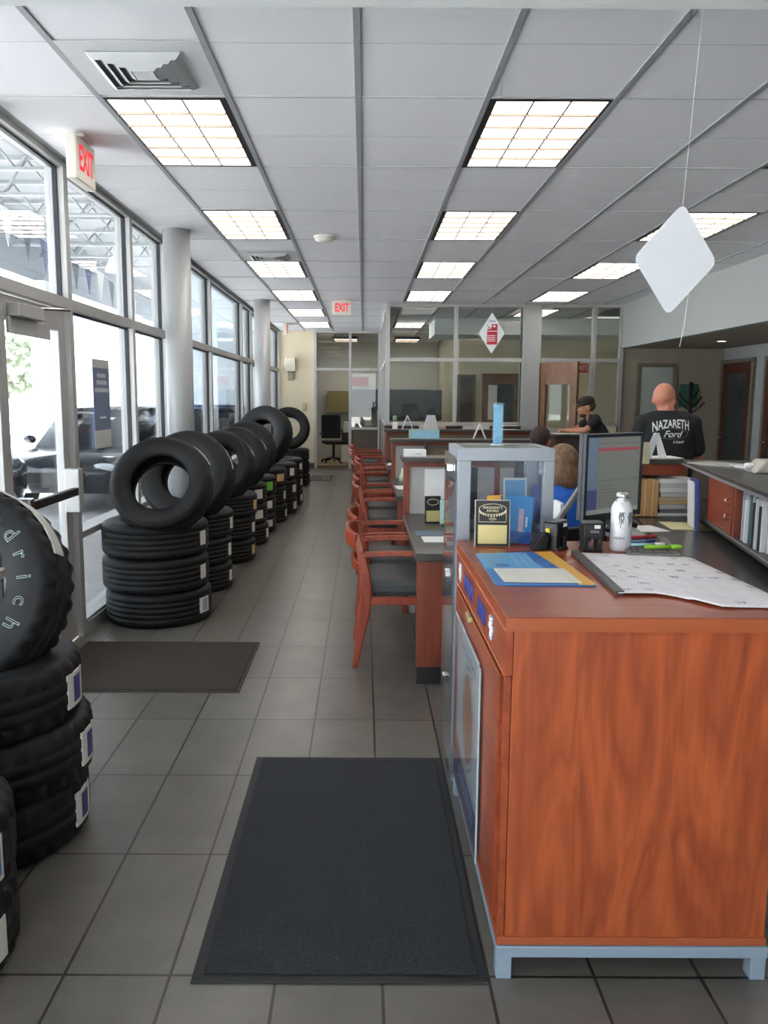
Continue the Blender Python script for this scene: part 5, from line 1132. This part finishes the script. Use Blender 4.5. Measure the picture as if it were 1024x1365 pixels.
# ================================================================== PEOPLE
skin = {}
def bake(o, voxel, smooth=3):
    r = o.modifiers.new('r', 'REMESH'); r.mode = 'VOXEL'; r.voxel_size = voxel; r.use_smooth_shade = True
    s_ = o.modifiers.new('s', 'SMOOTH'); s_.iterations = smooth; s_.factor = 0.5
    bpy.context.view_layer.update()
    me = bpy.data.meshes.new_from_object(o.evaluated_get(bpy.context.evaluated_depsgraph_get()))
    mts = list(o.data.materials); o.modifiers.clear(); o.data = me
    if not me.materials:
        for m in mts: me.materials.append(m)
    for p in me.polygons: p.use_smooth = True; p.material_index = 0
    return o
def cap(mb, a, b_, r0, r1, m, n_=6):
    A, B = Vector(a), Vector(b_); d = (B - A); L_ = d.length
    if L_ < 1e-6: return
    u = d / L_; pts = []; rs2 = []
    for k in range(n_): t = k / n_; ang = PI / 2 * (1 - t); pts.append(A - u * r0 * math.sin(ang)); rs2.append(max(r0 * math.cos(ang), 1e-4))
    for k in range(5): t = k / 4; pts.append(A + d * t); rs2.append(r0 + (r1 - r0) * t)
    for k in range(1, n_ + 1): t = k / n_; ang = PI / 2 * t; pts.append(B + u * r1 * math.sin(ang)); rs2.append(max(r1 * math.cos(ang), 1e-4))
    mb.tube(pts, rs2, m, 12)
def torso(mb, rings, m):
    vs = []; n_ = 24
    for (cx_, cy_, z, rx, ry, tilt) in rings:
        for k in range(n_):
            a = 2 * PI * k / n_; ca, sa = math.cos(a), math.sin(a); e = 0.85
            x = rx * math.copysign(abs(ca) ** e, ca); y = ry * math.copysign(abs(sa) ** e, sa)
            vs.append((cx_ + x, cy_ + y * math.cos(tilt), z + y * math.sin(tilt)))
    fs = [tuple(range(n_))[::-1], tuple(range(n_ * (len(rings) - 1), n_ * len(rings)))]
    for i in range(len(rings) - 1):
        for k in range(n_): fs.append((i * n_ + k, i * n_ + (k + 1) % n_, (i + 1) * n_ + (k + 1) % n_, (i + 1) * n_ + k))
    mb.add(vs, fs, m, True)
def hand(mb, wrist, direction, up, m, s_=1, curl=0.5):
    D = Vector(direction).normalized(); U = Vector(up); U = (U - D * U.dot(D)).normalized(); Sd = D.cross(U) * s_
    W_ = Vector(wrist); 
    for k in range(4): # palm
        o_ = (k - 1.5) * 0.018; cap(mb, W_ + Sd * o_ * 0.7, W_ + D * 0.085 + Sd * o_, 0.014, 0.012, m)
    for k, L_ in enumerate((0.07, 0.08, 0.075, 0.058)):
        o_ = (k - 1.5) * 0.021; b0 = W_ + D * 0.088 + Sd * o_; d1 = (D - U * curl * 0.5).normalized(); d2 = (D - U * curl * 1.4).normalized()
        b1 = b0 + d1 * L_ * 0.5; b2 = b1 + d2 * L_ * 0.5; cap(mb, b0, b1, 0.0092, 0.0085, m); cap(mb, b1, b2, 0.0085, 0.007, m)
    t0 = W_ + D * 0.025 - Sd * 0.028; t1 = t0 + (D * 0.6 - Sd * 0.6 - U * 0.3).normalized() * 0.038; t2 = t1 + (D - Sd * 0.1 - U * 0.4).normalized() * 0.03
    cap(mb, t0, t1, 0.012, 0.0105, m); cap(mb, t1, t2, 0.0105, 0.0085, m)
HS = 1.1
def head(mb, c, Rm, m, jaw=1.0):
    # head in local frame: y forward, z up; c = centre of cranium
    M0 = mb.M; mb.M = M0 @ Matrix.Translation(c) @ Rm @ Matrix.Scale(HS, 4)
    mb.ball((0, -0.012, 0.02), (0.077, 0.098, 0.095), m, 24, 16); mb.ball((0, 0.03, -0.045), (0.058 * jaw, 0.062, 0.072), m, 20, 14)
    mb.ball((0, 0.068, -0.093), (0.026, 0.022, 0.02), m); mb.ball((0, 0.098, -0.022), (0.012, 0.02, 0.014), m); cap(mb, (0, 0.088, 0.012), (0, 0.106, -0.02), 0.008, 0.011, m)
    mb.ball((0, 0.076, 0.022), (0.05, 0.02, 0.01), m); mb.ball((0, 0.088, -0.055), (0.024, 0.011, 0.009), m)
    for s_ in (-1, 1):
        mb.ball((0.038 * s_, 0.066, -0.028), (0.02, 0.018, 0.018), m); mb.ball((0.079 * s_, -0.008, -0.012), (0.011, 0.02, 0.032), m)
    mb.M = M0
def face_bits(parent, c, Rm, hairm):
    M_ = Matrix.Translation(c) @ Rm @ Matrix.Scale(HS, 4)
    for s_ in (-1, 1):
        e = MB(); e.M = M_; e.ball((0.03 * s_, 0.079, 0.003), (0.012, 0.007, 0.006), white, 12, 8); e.ball((0.03 * s_, 0.0855, 0.003), (0.005, 0.002, 0.005), black, 10, 6); e.build('eye', parent)
        e = MB(); e.M = M_; e.tube([(0.014 * s_, 0.09, 0.021), (0.032 * s_, 0.088, 0.026), (0.05 * s_, 0.076, 0.02)], [0.003, 0.004, 0.002], hairm, 6); e.build('eyebrow', parent)
    e = MB(); e.M = M_; e.tube([(-0.022, 0.088, -0.056), (0, 0.097, -0.054), (0.022, 0.088, -0.056)], [0.002, 0.004, 0.002], mat('lips', (150, 86, 80), 0.5), 8); e.build('mouth', parent)
I4 = Matrix.Identity(4)

# ---- bald man, standing, back to the camera
sk = mat('skin_red', (196, 128, 104), 0.5, noise_amt=0.12, noise_scale=12)
pm_ = thing('person', 'person with bald head seen from behind in black shirt with white printing', 'person', (2.515, 6.8, 0), math.radians(-8))
hc = (-0.03, 0.03, 1.598); HR = Euler((0.0, 0.0, math.radians(-28))).to_matrix().to_4x4()
mb = MB(); head(mb, hc, HR, sk, 1.1)
cap(mb, (-0.005, -0.01, 1.40), (-0.022, 0.005, 1.56), 0.070, 0.064, sk)
torso(mb, [(0, 0, 0.88, 0.16, 0.12, 0), (0, 0, 1.1, 0.17, 0.13, 0), (0, 0, 1.3, 0.17, 0.12, 0), (0, 0, 1.42, 0.12, 0.08, 0)], sk)
for s_ in (-1, 1):
    sh, el, wr = (0.2 * s_, -0.01, 1.38), (0.27 * s_, 0.06, 1.12), (0.16 * s_, 0.27, 1.10); cap(mb, sh, el, 0.055, 0.045, sk); cap(mb, el, wr, 0.045, 0.03, sk); hand(mb, wr, (-0.5 * s_, 0.8, 0.02), (0, 0, 1), sk, s_, 0.7)
    hp, kn, an = (0.1 * s_, 0, 0.9), (0.11 * s_, 0.02, 0.48), (0.12 * s_, -0.01, 0.09); cap(mb, hp, kn, 0.085, 0.055, sk); cap(mb, kn, an, 0.052, 0.035, sk); cap(mb, an, (0.13 * s_, 0.12, 0.045), 0.04, 0.03, sk)
body = bake(mb.build('body', pm_), 0.009)
face_bits(pm_, hc, HR, mat('grey_hair', (120, 110, 104), 0.7))
tb = mat('tee_black', (26, 28, 30), 0.85, bump=0.2, bump_scale=30)
mb = MB(); torso(mb, [(0, 0, 0.86, 0.215, 0.165, 0), (0, 0, 1.0, 0.215, 0.17, 0), (0, -0.005, 1.15, 0.215, 0.165, 0), (0, -0.01, 1.30, 0.215, 0.155, 0), (0, -0.01, 1.395, 0.2, 0.135, 0), (0, -0.005, 1.455, 0.15, 0.108, 0), (-0.005, 0, 1.50, 0.088, 0.088, 0)], tb)
for s_ in (-1, 1): cap(mb, (0.185 * s_, -0.01, 1.385), (0.245 * s_, 0.03, 1.19), 0.082, 0.076, tb); cap(mb, (0.1 * s_, -0.01, 1.435), (0.19 * s_, -0.01, 1.395), 0.065, 0.078, tb)
tee = bake(mb.build('shirt', pm_), 0.010, 4)
mb = MB(); tr_ = mat('trousers_dark', (40, 42, 46), 0.8); torso(mb, [(0, 0, 0.82, 0.2, 0.15, 0), (0, 0, 0.92, 0.205, 0.155, 0), (0, 0, 0.98, 0.2, 0.15, 0)], tr_)
for s_ in (-1, 1): cap(mb, (0.1 * s_, 0, 0.85), (0.115 * s_, 0.02, 0.48), 0.105, 0.075, tr_); cap(mb, (0.115 * s_, 0.02, 0.48), (0.125 * s_, -0.01, 0.12), 0.072, 0.06, tr_)
bake(mb.build('trousers', pm_), 0.012)
for s_ in (-1, 1):
    sb = MB(); cap(sb, (0.125 * s_, -0.03, 0.055), (0.135 * s_, 0.15, 0.042), 0.05, 0.042, black); bake(sb.build('shoe', pm_), 0.01)
mb = MB(); mb.M = Matrix.Translation(hc) @ HR @ Matrix.Scale(HS, 4)
for s_ in (-1, 1): mb.tube([(0.086 * s_, -0.03, -0.005), (0.085 * s_, 0.0, 0.018), (0.078 * s_, 0.085, 0.01)], 0.0028, black, 6)
mb.tube([(-0.06, 0.1, 0.01), (0.06, 0.1, 0.01)], 0.0025, black, 6); mb.build('glasses', pm_)
bvh = BVHTree.FromPolygons([v.co.copy() for v in tee.data.vertices], [list(p.vertices) for p in tee.data.polygons])
def onto(p, off=0.0025):
    h_, n_, i_, d_ = bvh.ray_cast(Vector((p.x, -1.0, p.y)), Vector((0, 1, 0)))
    return Vector((p.x, h_.y - off - abs(p.z), p.y)) if h_ else Vector((p.x, -0.17, p.y))
ltr = mat('shirt_print', (206, 208, 206), 0.7)
def arch(cz_, hgt, sxx, stretch=True):
    def f(p):
        q = Vector((p.x * sxx, 0, 0)); u = q.x / 0.12
        zz_ = cz_ + p.y * (1.0 if not stretch else (1.0 + 0.25 * abs(u))) + 0.018 * (1 - u * u) + 0.006 * u
        return onto(Vector((q.x + 0.0, zz_, p.z)))
    return f
text('lettering', 'NAZARETH', 0.085, ltr, I4, pm_, extrude=0.0, bold=0.002, project=arch(1.375, 0, 0.66))
text('lettering', 'Ford', 0.075, ltr, I4, pm_, extrude=0.0, shear=0.45, bold=0.0012, project=lambda p: onto(Vector((p.x * 0.95 + 0.005, p.y + 1.31, p.z))))
text('lettering', 't Land', 0.032, ltr, I4, pm_, extrude=0.0, shear=0.3, bold=0.001, project=lambda p: onto(Vector((p.x + 0.055, p.y + 1.25, p.z))))
mb = MB(); mb.tube([onto(Vector((0.13 * math.cos(2 * PI * k / 48) + 0.003, 1.315 + 0.042 * math.sin(2 * PI * k / 48), 0)), 0.0015) for k in range(49)], 0.0014, mat('oval_line', (130, 132, 132), 0.7), 5); mb.build('oval_emblem', pm_)

# ---- man in cap, leaning on the service counter, facing left
sk2 = mat('skin_tan', (176, 122, 96), 0.5, noise_amt=0.1, noise_scale=12)
pc = thing('person', 'person in dark cap and black shirt leaning on the far service counter', 'person', (3.12, 10.86, 0), math.radians(90))
hc = (0.0, 0.19, 1.475); HR = Euler((math.radians(-14), 0, 0)).to_matrix().to_4x4()
mb = MB(); head(mb, hc, HR, sk2)
cap(mb, (0, 0.10, 1.30), (0, 0.165, 1.42), 0.062, 0.056, sk2)
torso(mb, [(0, -0.06, 0.88, 0.15, 0.11, 0), (0, -0.02, 1.08, 0.15, 0.11, 0.1), (0, 0.05, 1.25, 0.15, 0.1, 0.3), (0, 0.09, 1.33, 0.1, 0.07, 0.3)], sk2)
for s_ in (-1, 1):
    sh, el, wr = (0.175 * s_, 0.09, 1.30), (0.23 * s_, 0.24, 1.185), (0.06 * s_, 0.42, 1.172); cap(mb, sh, el, 0.052, 0.042, sk2); cap(mb, el, wr, 0.042, 0.028, sk2); hand(mb, wr, (-0.5 * s_, 0.8, 0.1), (0, 0, 1), sk2, s_, 0.8)
    hp, kn, an = (0.1 * s_, -0.08, 0.9), (0.11 * s_, 0.0, 0.48), (0.12 * s_, -0.12, 0.09); cap(mb, hp, kn, 0.08, 0.052, sk2); cap(mb, kn, an, 0.05, 0.034, sk2); cap(mb, an, (0.13 * s_, 0.0, 0.045), 0.038, 0.03, sk2)
bake(mb.build('body', pc), 0.009); brd = mat('beard', (74, 52, 42), 0.8); face_bits(pc, hc, HR, brd)
mb = MB(); mb.M = Matrix.Translation(hc) @ HR @ Matrix.Scale(HS, 4); mb.ball((0, 0.045, -0.075), (0.054, 0.052, 0.038), brd, 20, 12); bake(mb.build('beard', pc), 0.008, 2)
mb = MB(); mb.M = Matrix.Translation(hc) @ HR @ Matrix.Scale(HS, 4); mb.ball((0, -0.035, 0.005), (0.08, 0.085, 0.07), brd, 20, 12); mb.build('hair', pc)
capm = mat('cap_fabric', (44, 40, 36), 0.85, noise_amt=0.4, noise_scale=40)
mb = MB(); mb.M = Matrix.Translation(hc) @ HR @ Matrix.Scale(HS, 4); mb.ball((0, -0.012, 0.062), (0.088, 0.106, 0.075), capm, 24, 14); cp = mb.build('cap', pc)
mb = MB(); mb.M = Matrix.Translation(hc) @ HR @ Matrix.Scale(HS, 4); mb.prism([(-0.075, 0.05), (-0.065, 0.13), (-0.03, 0.17), (0.03, 0.17), (0.065, 0.13), (0.075, 0.05)], 0.052, 0.059, mat('cap_camo', (120, 100, 74), 0.85, noise_amt=0.5, noise_scale=40), 'XY'); mb.build('cap_brim', cp)
mb = MB(); torso(mb, [(0, -0.07, 0.86, 0.18, 0.14, 0), (0, -0.04, 1.0, 0.18, 0.14, 0.05), (0, 0.0, 1.15, 0.185, 0.135, 0.15), (0, 0.05, 1.27, 0.18, 0.12, 0.3), (0, 0.08, 1.34, 0.13, 0.09, 0.35), (0, 0.1, 1.375, 0.08, 0.07, 0.35)], tb)
for s_ in (-1, 1): cap(mb, (0.1 * s_, 0.08, 1.33), (0.17 * s_, 0.09, 1.30), 0.06, 0.068, tb); cap(mb, (0.17 * s_, 0.09, 1.30), (0.205 * s_, 0.17, 1.24), 0.068, 0.062, tb)
bake(mb.build('shirt', pc), 0.010, 4)
mb = MB(); torso(mb, [(0, -0.08, 0.82, 0.17, 0.13, 0), (0, -0.07, 0.93, 0.175, 0.135, 0)], tr_)
for s_ in (-1, 1): cap(mb, (0.1 * s_, -0.08, 0.85), (0.115 * s_, 0.0, 0.48), 0.095, 0.068, tr_); cap(mb, (0.115 * s_, 0.0, 0.48), (0.125 * s_, -0.12, 0.12), 0.066, 0.055, tr_)
bake(mb.build('trousers', pc), 0.012)
for s_ in (-1, 1):
    sb = MB(); cap(sb, (0.125 * s_, -0.14, 0.055), (0.135 * s_, 0.03, 0.042), 0.048, 0.04, black); bake(sb.build('shoe', pc), 0.01)
sheet('white papers on the service counter under the hands of the man in the cap', 2.66, 10.72, 1.1355, 0.35, 0.28, 0.1)
sheet('white open booklet on the front of the service counter', 2.60, 10.56, 1.1385, 0.22, 0.1, -0.2, mat('booklet', (220, 214, 206), 0.5), 'booklet', 'booklet')
t_ = thing('napkin_box', 'small grey box on the service counter before the man in the cap', 'box', (2.53, 11.02, 1.1355)); bx('box_body', -0.06, 0.06, -0.05, 0.05, 0, 0.07, mat('box_grey', (150, 150, 146), 0.6), t_, 0.004)

# ---- seated people
def seated(label, loc, rz, hairm, skinm, shirtm, top_z, kind, tilt=0.0):
    p = thing('person', label, 'person', loc, rz); k = top_z - 1.27
    hc = (0, 0.03, 1.155 + k); HR = Euler((math.radians(-10), 0, tilt)).to_matrix().to_4x4()
    mb = MB(); head(mb, hc, HR, skinm, 0.95); cap(mb, (0, 0.0, 0.98 + k), (0, 0.01, 1.10 + k), 0.055, 0.05, skinm)
    torso(mb, [(0, 0, 0.52, 0.15, 0.11, 0), (0, 0, 0.75, 0.13, 0.1, 0), (0, 0, 0.93 + k, 0.14, 0.1, 0), (0, 0, 1.01 + k, 0.09, 0.07, 0)], skinm)
    for s_ in (-1, 1):
        sh, el, wr = (0.165 * s_, 0, 0.96 + k), (0.22 * s_, 0.08, 0.74), (0.14 * s_, 0.31, 0.775); cap(mb, sh, el, 0.046, 0.038, skinm); cap(mb, el, wr, 0.038, 0.026, skinm); hand(mb, wr, (-0.2 * s_, 1, -0.05), (0, 0, 1), skinm, s_, 0.6)
        cap(mb, (0.1 * s_, 0, 0.54), (0.11 * s_, 0.42, 0.53), 0.085, 0.06, skinm); cap(mb, (0.11 * s_, 0.42, 0.53), (0.11 * s_, 0.44, 0.09), 0.055, 0.035, skinm); cap(mb, (0.11 * s_, 0.43, 0.05), (0.115 * s_, 0.56, 0.04), 0.036, 0.03, skinm)
    bake(mb.build('body', p), 0.0095); face_bits(p, hc, HR, hairm)
    mb = MB(); torso(mb, [(0, 0, 0.50, 0.19, 0.15, 0), (0, 0, 0.7, 0.18, 0.14, 0), (0, -0.01, 0.88 + k, 0.185, 0.13, 0), (0, -0.01, 0.97 + k, 0.15, 0.105, 0), (0, 0, 1.03 + k, 0.075, 0.07, 0)], shirtm)
    for s_ in (-1, 1): cap(mb, (0.1 * s_, 0, 0.98 + k), (0.165 * s_, 0, 0.95 + k), 0.05, 0.06, shirtm); cap(mb, (0.165 * s_, 0, 0.95 + k), (0.21 * s_, 0.05, 0.80), 0.06, 0.052, shirtm)
    bake(mb.build('shirt', p), 0.010, 4)
    mb = MB()
    for s_ in (-1, 1): cap(mb, (0.1 * s_, -0.02, 0.55), (0.11 * s_, 0.42, 0.54), 0.098, 0.072, tr_); cap(mb, (0.11 * s_, 0.42, 0.54), (0.11 * s_, 0.44, 0.13), 0.068, 0.052, tr_)
    bake(mb.build('trousers', p), 0.012)
    for s_ in (-1, 1): sb = MB(); cap(sb, (0.11 * s_, 0.42, 0.05), (0.115 * s_, 0.57, 0.042), 0.045, 0.038, black); bake(sb.build('shoe', p), 0.01)
    mb = MB(); mb.M = Matrix.Translation(hc) @ HR @ Matrix.Scale(HS, 4)
    if kind == 'long':
        mb.ball((0, -0.026, 0.025), (0.09, 0.1, 0.1), hairm, 22, 14); mb.ball((0, -0.055, -0.06), (0.088, 0.068, 0.105), hairm, 20, 12); mb.ball((0.06, -0.01, -0.05), (0.04, 0.055, 0.1), hairm, 16, 10); mb.ball((-0.06, -0.01, -0.05), (0.04, 0.055, 0.1), hairm, 16, 10)
    else: mb.ball((0, -0.024, 0.028), (0.082, 0.096, 0.093), hairm, 22, 14)
    bake(mb.build('hair', p), 0.009, 3)
    return p
seated('person with brown bob hair in bright blue shirt seated behind the display case', (1.33, 5.42, 0), math.radians(28), wood('hair_brown', (66, 44, 30), (138, 104, 72), 'Z', 4.5, 0.5), mat('skin_fair', (206, 156, 130), 0.5), mat('shirt_blue', (24, 92, 190), 0.7), 1.275, 'long')
seated('person with short dark hair seated before the second hutch', (1.56, 7.25, 0), math.radians(-35), mat('hair_dark', (54, 38, 34), 0.7, noise_amt=0.2, noise_scale=30), mat('skin_brown', (150, 98, 78), 0.5), mat('shirt_grey', (70, 72, 78), 0.8), 1.335, 'short')
def task_chair(label, loc, rz):
    t_ = thing('task_chair', label, 'chair', loc, rz)
    bx('seat', -0.23, 0.23, -0.2, 0.26, 0.39, 0.445, black, t_, 0.02); bx('backrest', -0.19, 0.19, -0.24, -0.205, 0.5, 0.78, black, t_, 0.015); MB().tube([(0, 0, 0.1), (0, 0, 0.39)], 0.028, black).build('gas_post', t_); MB().tube([(0, -0.15, 0.38), (0, -0.25, 0.42), (0, -0.24, 0.6)], 0.014, black).build('back_arm', t_)
    for k in range(5):
        a = k * 2 * PI / 5; MB().tube([(0, 0, 0.12), (0.28 * math.cos(a), 0.28 * math.sin(a), 0.06)], 0.018, black, 8).ball((0.28 * math.cos(a), 0.28 * math.sin(a), 0.029), 0.028, black, 10, 8).build('star_leg', t_)
task_chair('black task chair under the person in the blue shirt', (1.33, 5.42, 0), math.radians(28))
task_chair('black task chair under the person with short dark hair', (1.56, 7.25, 0), math.radians(-35))
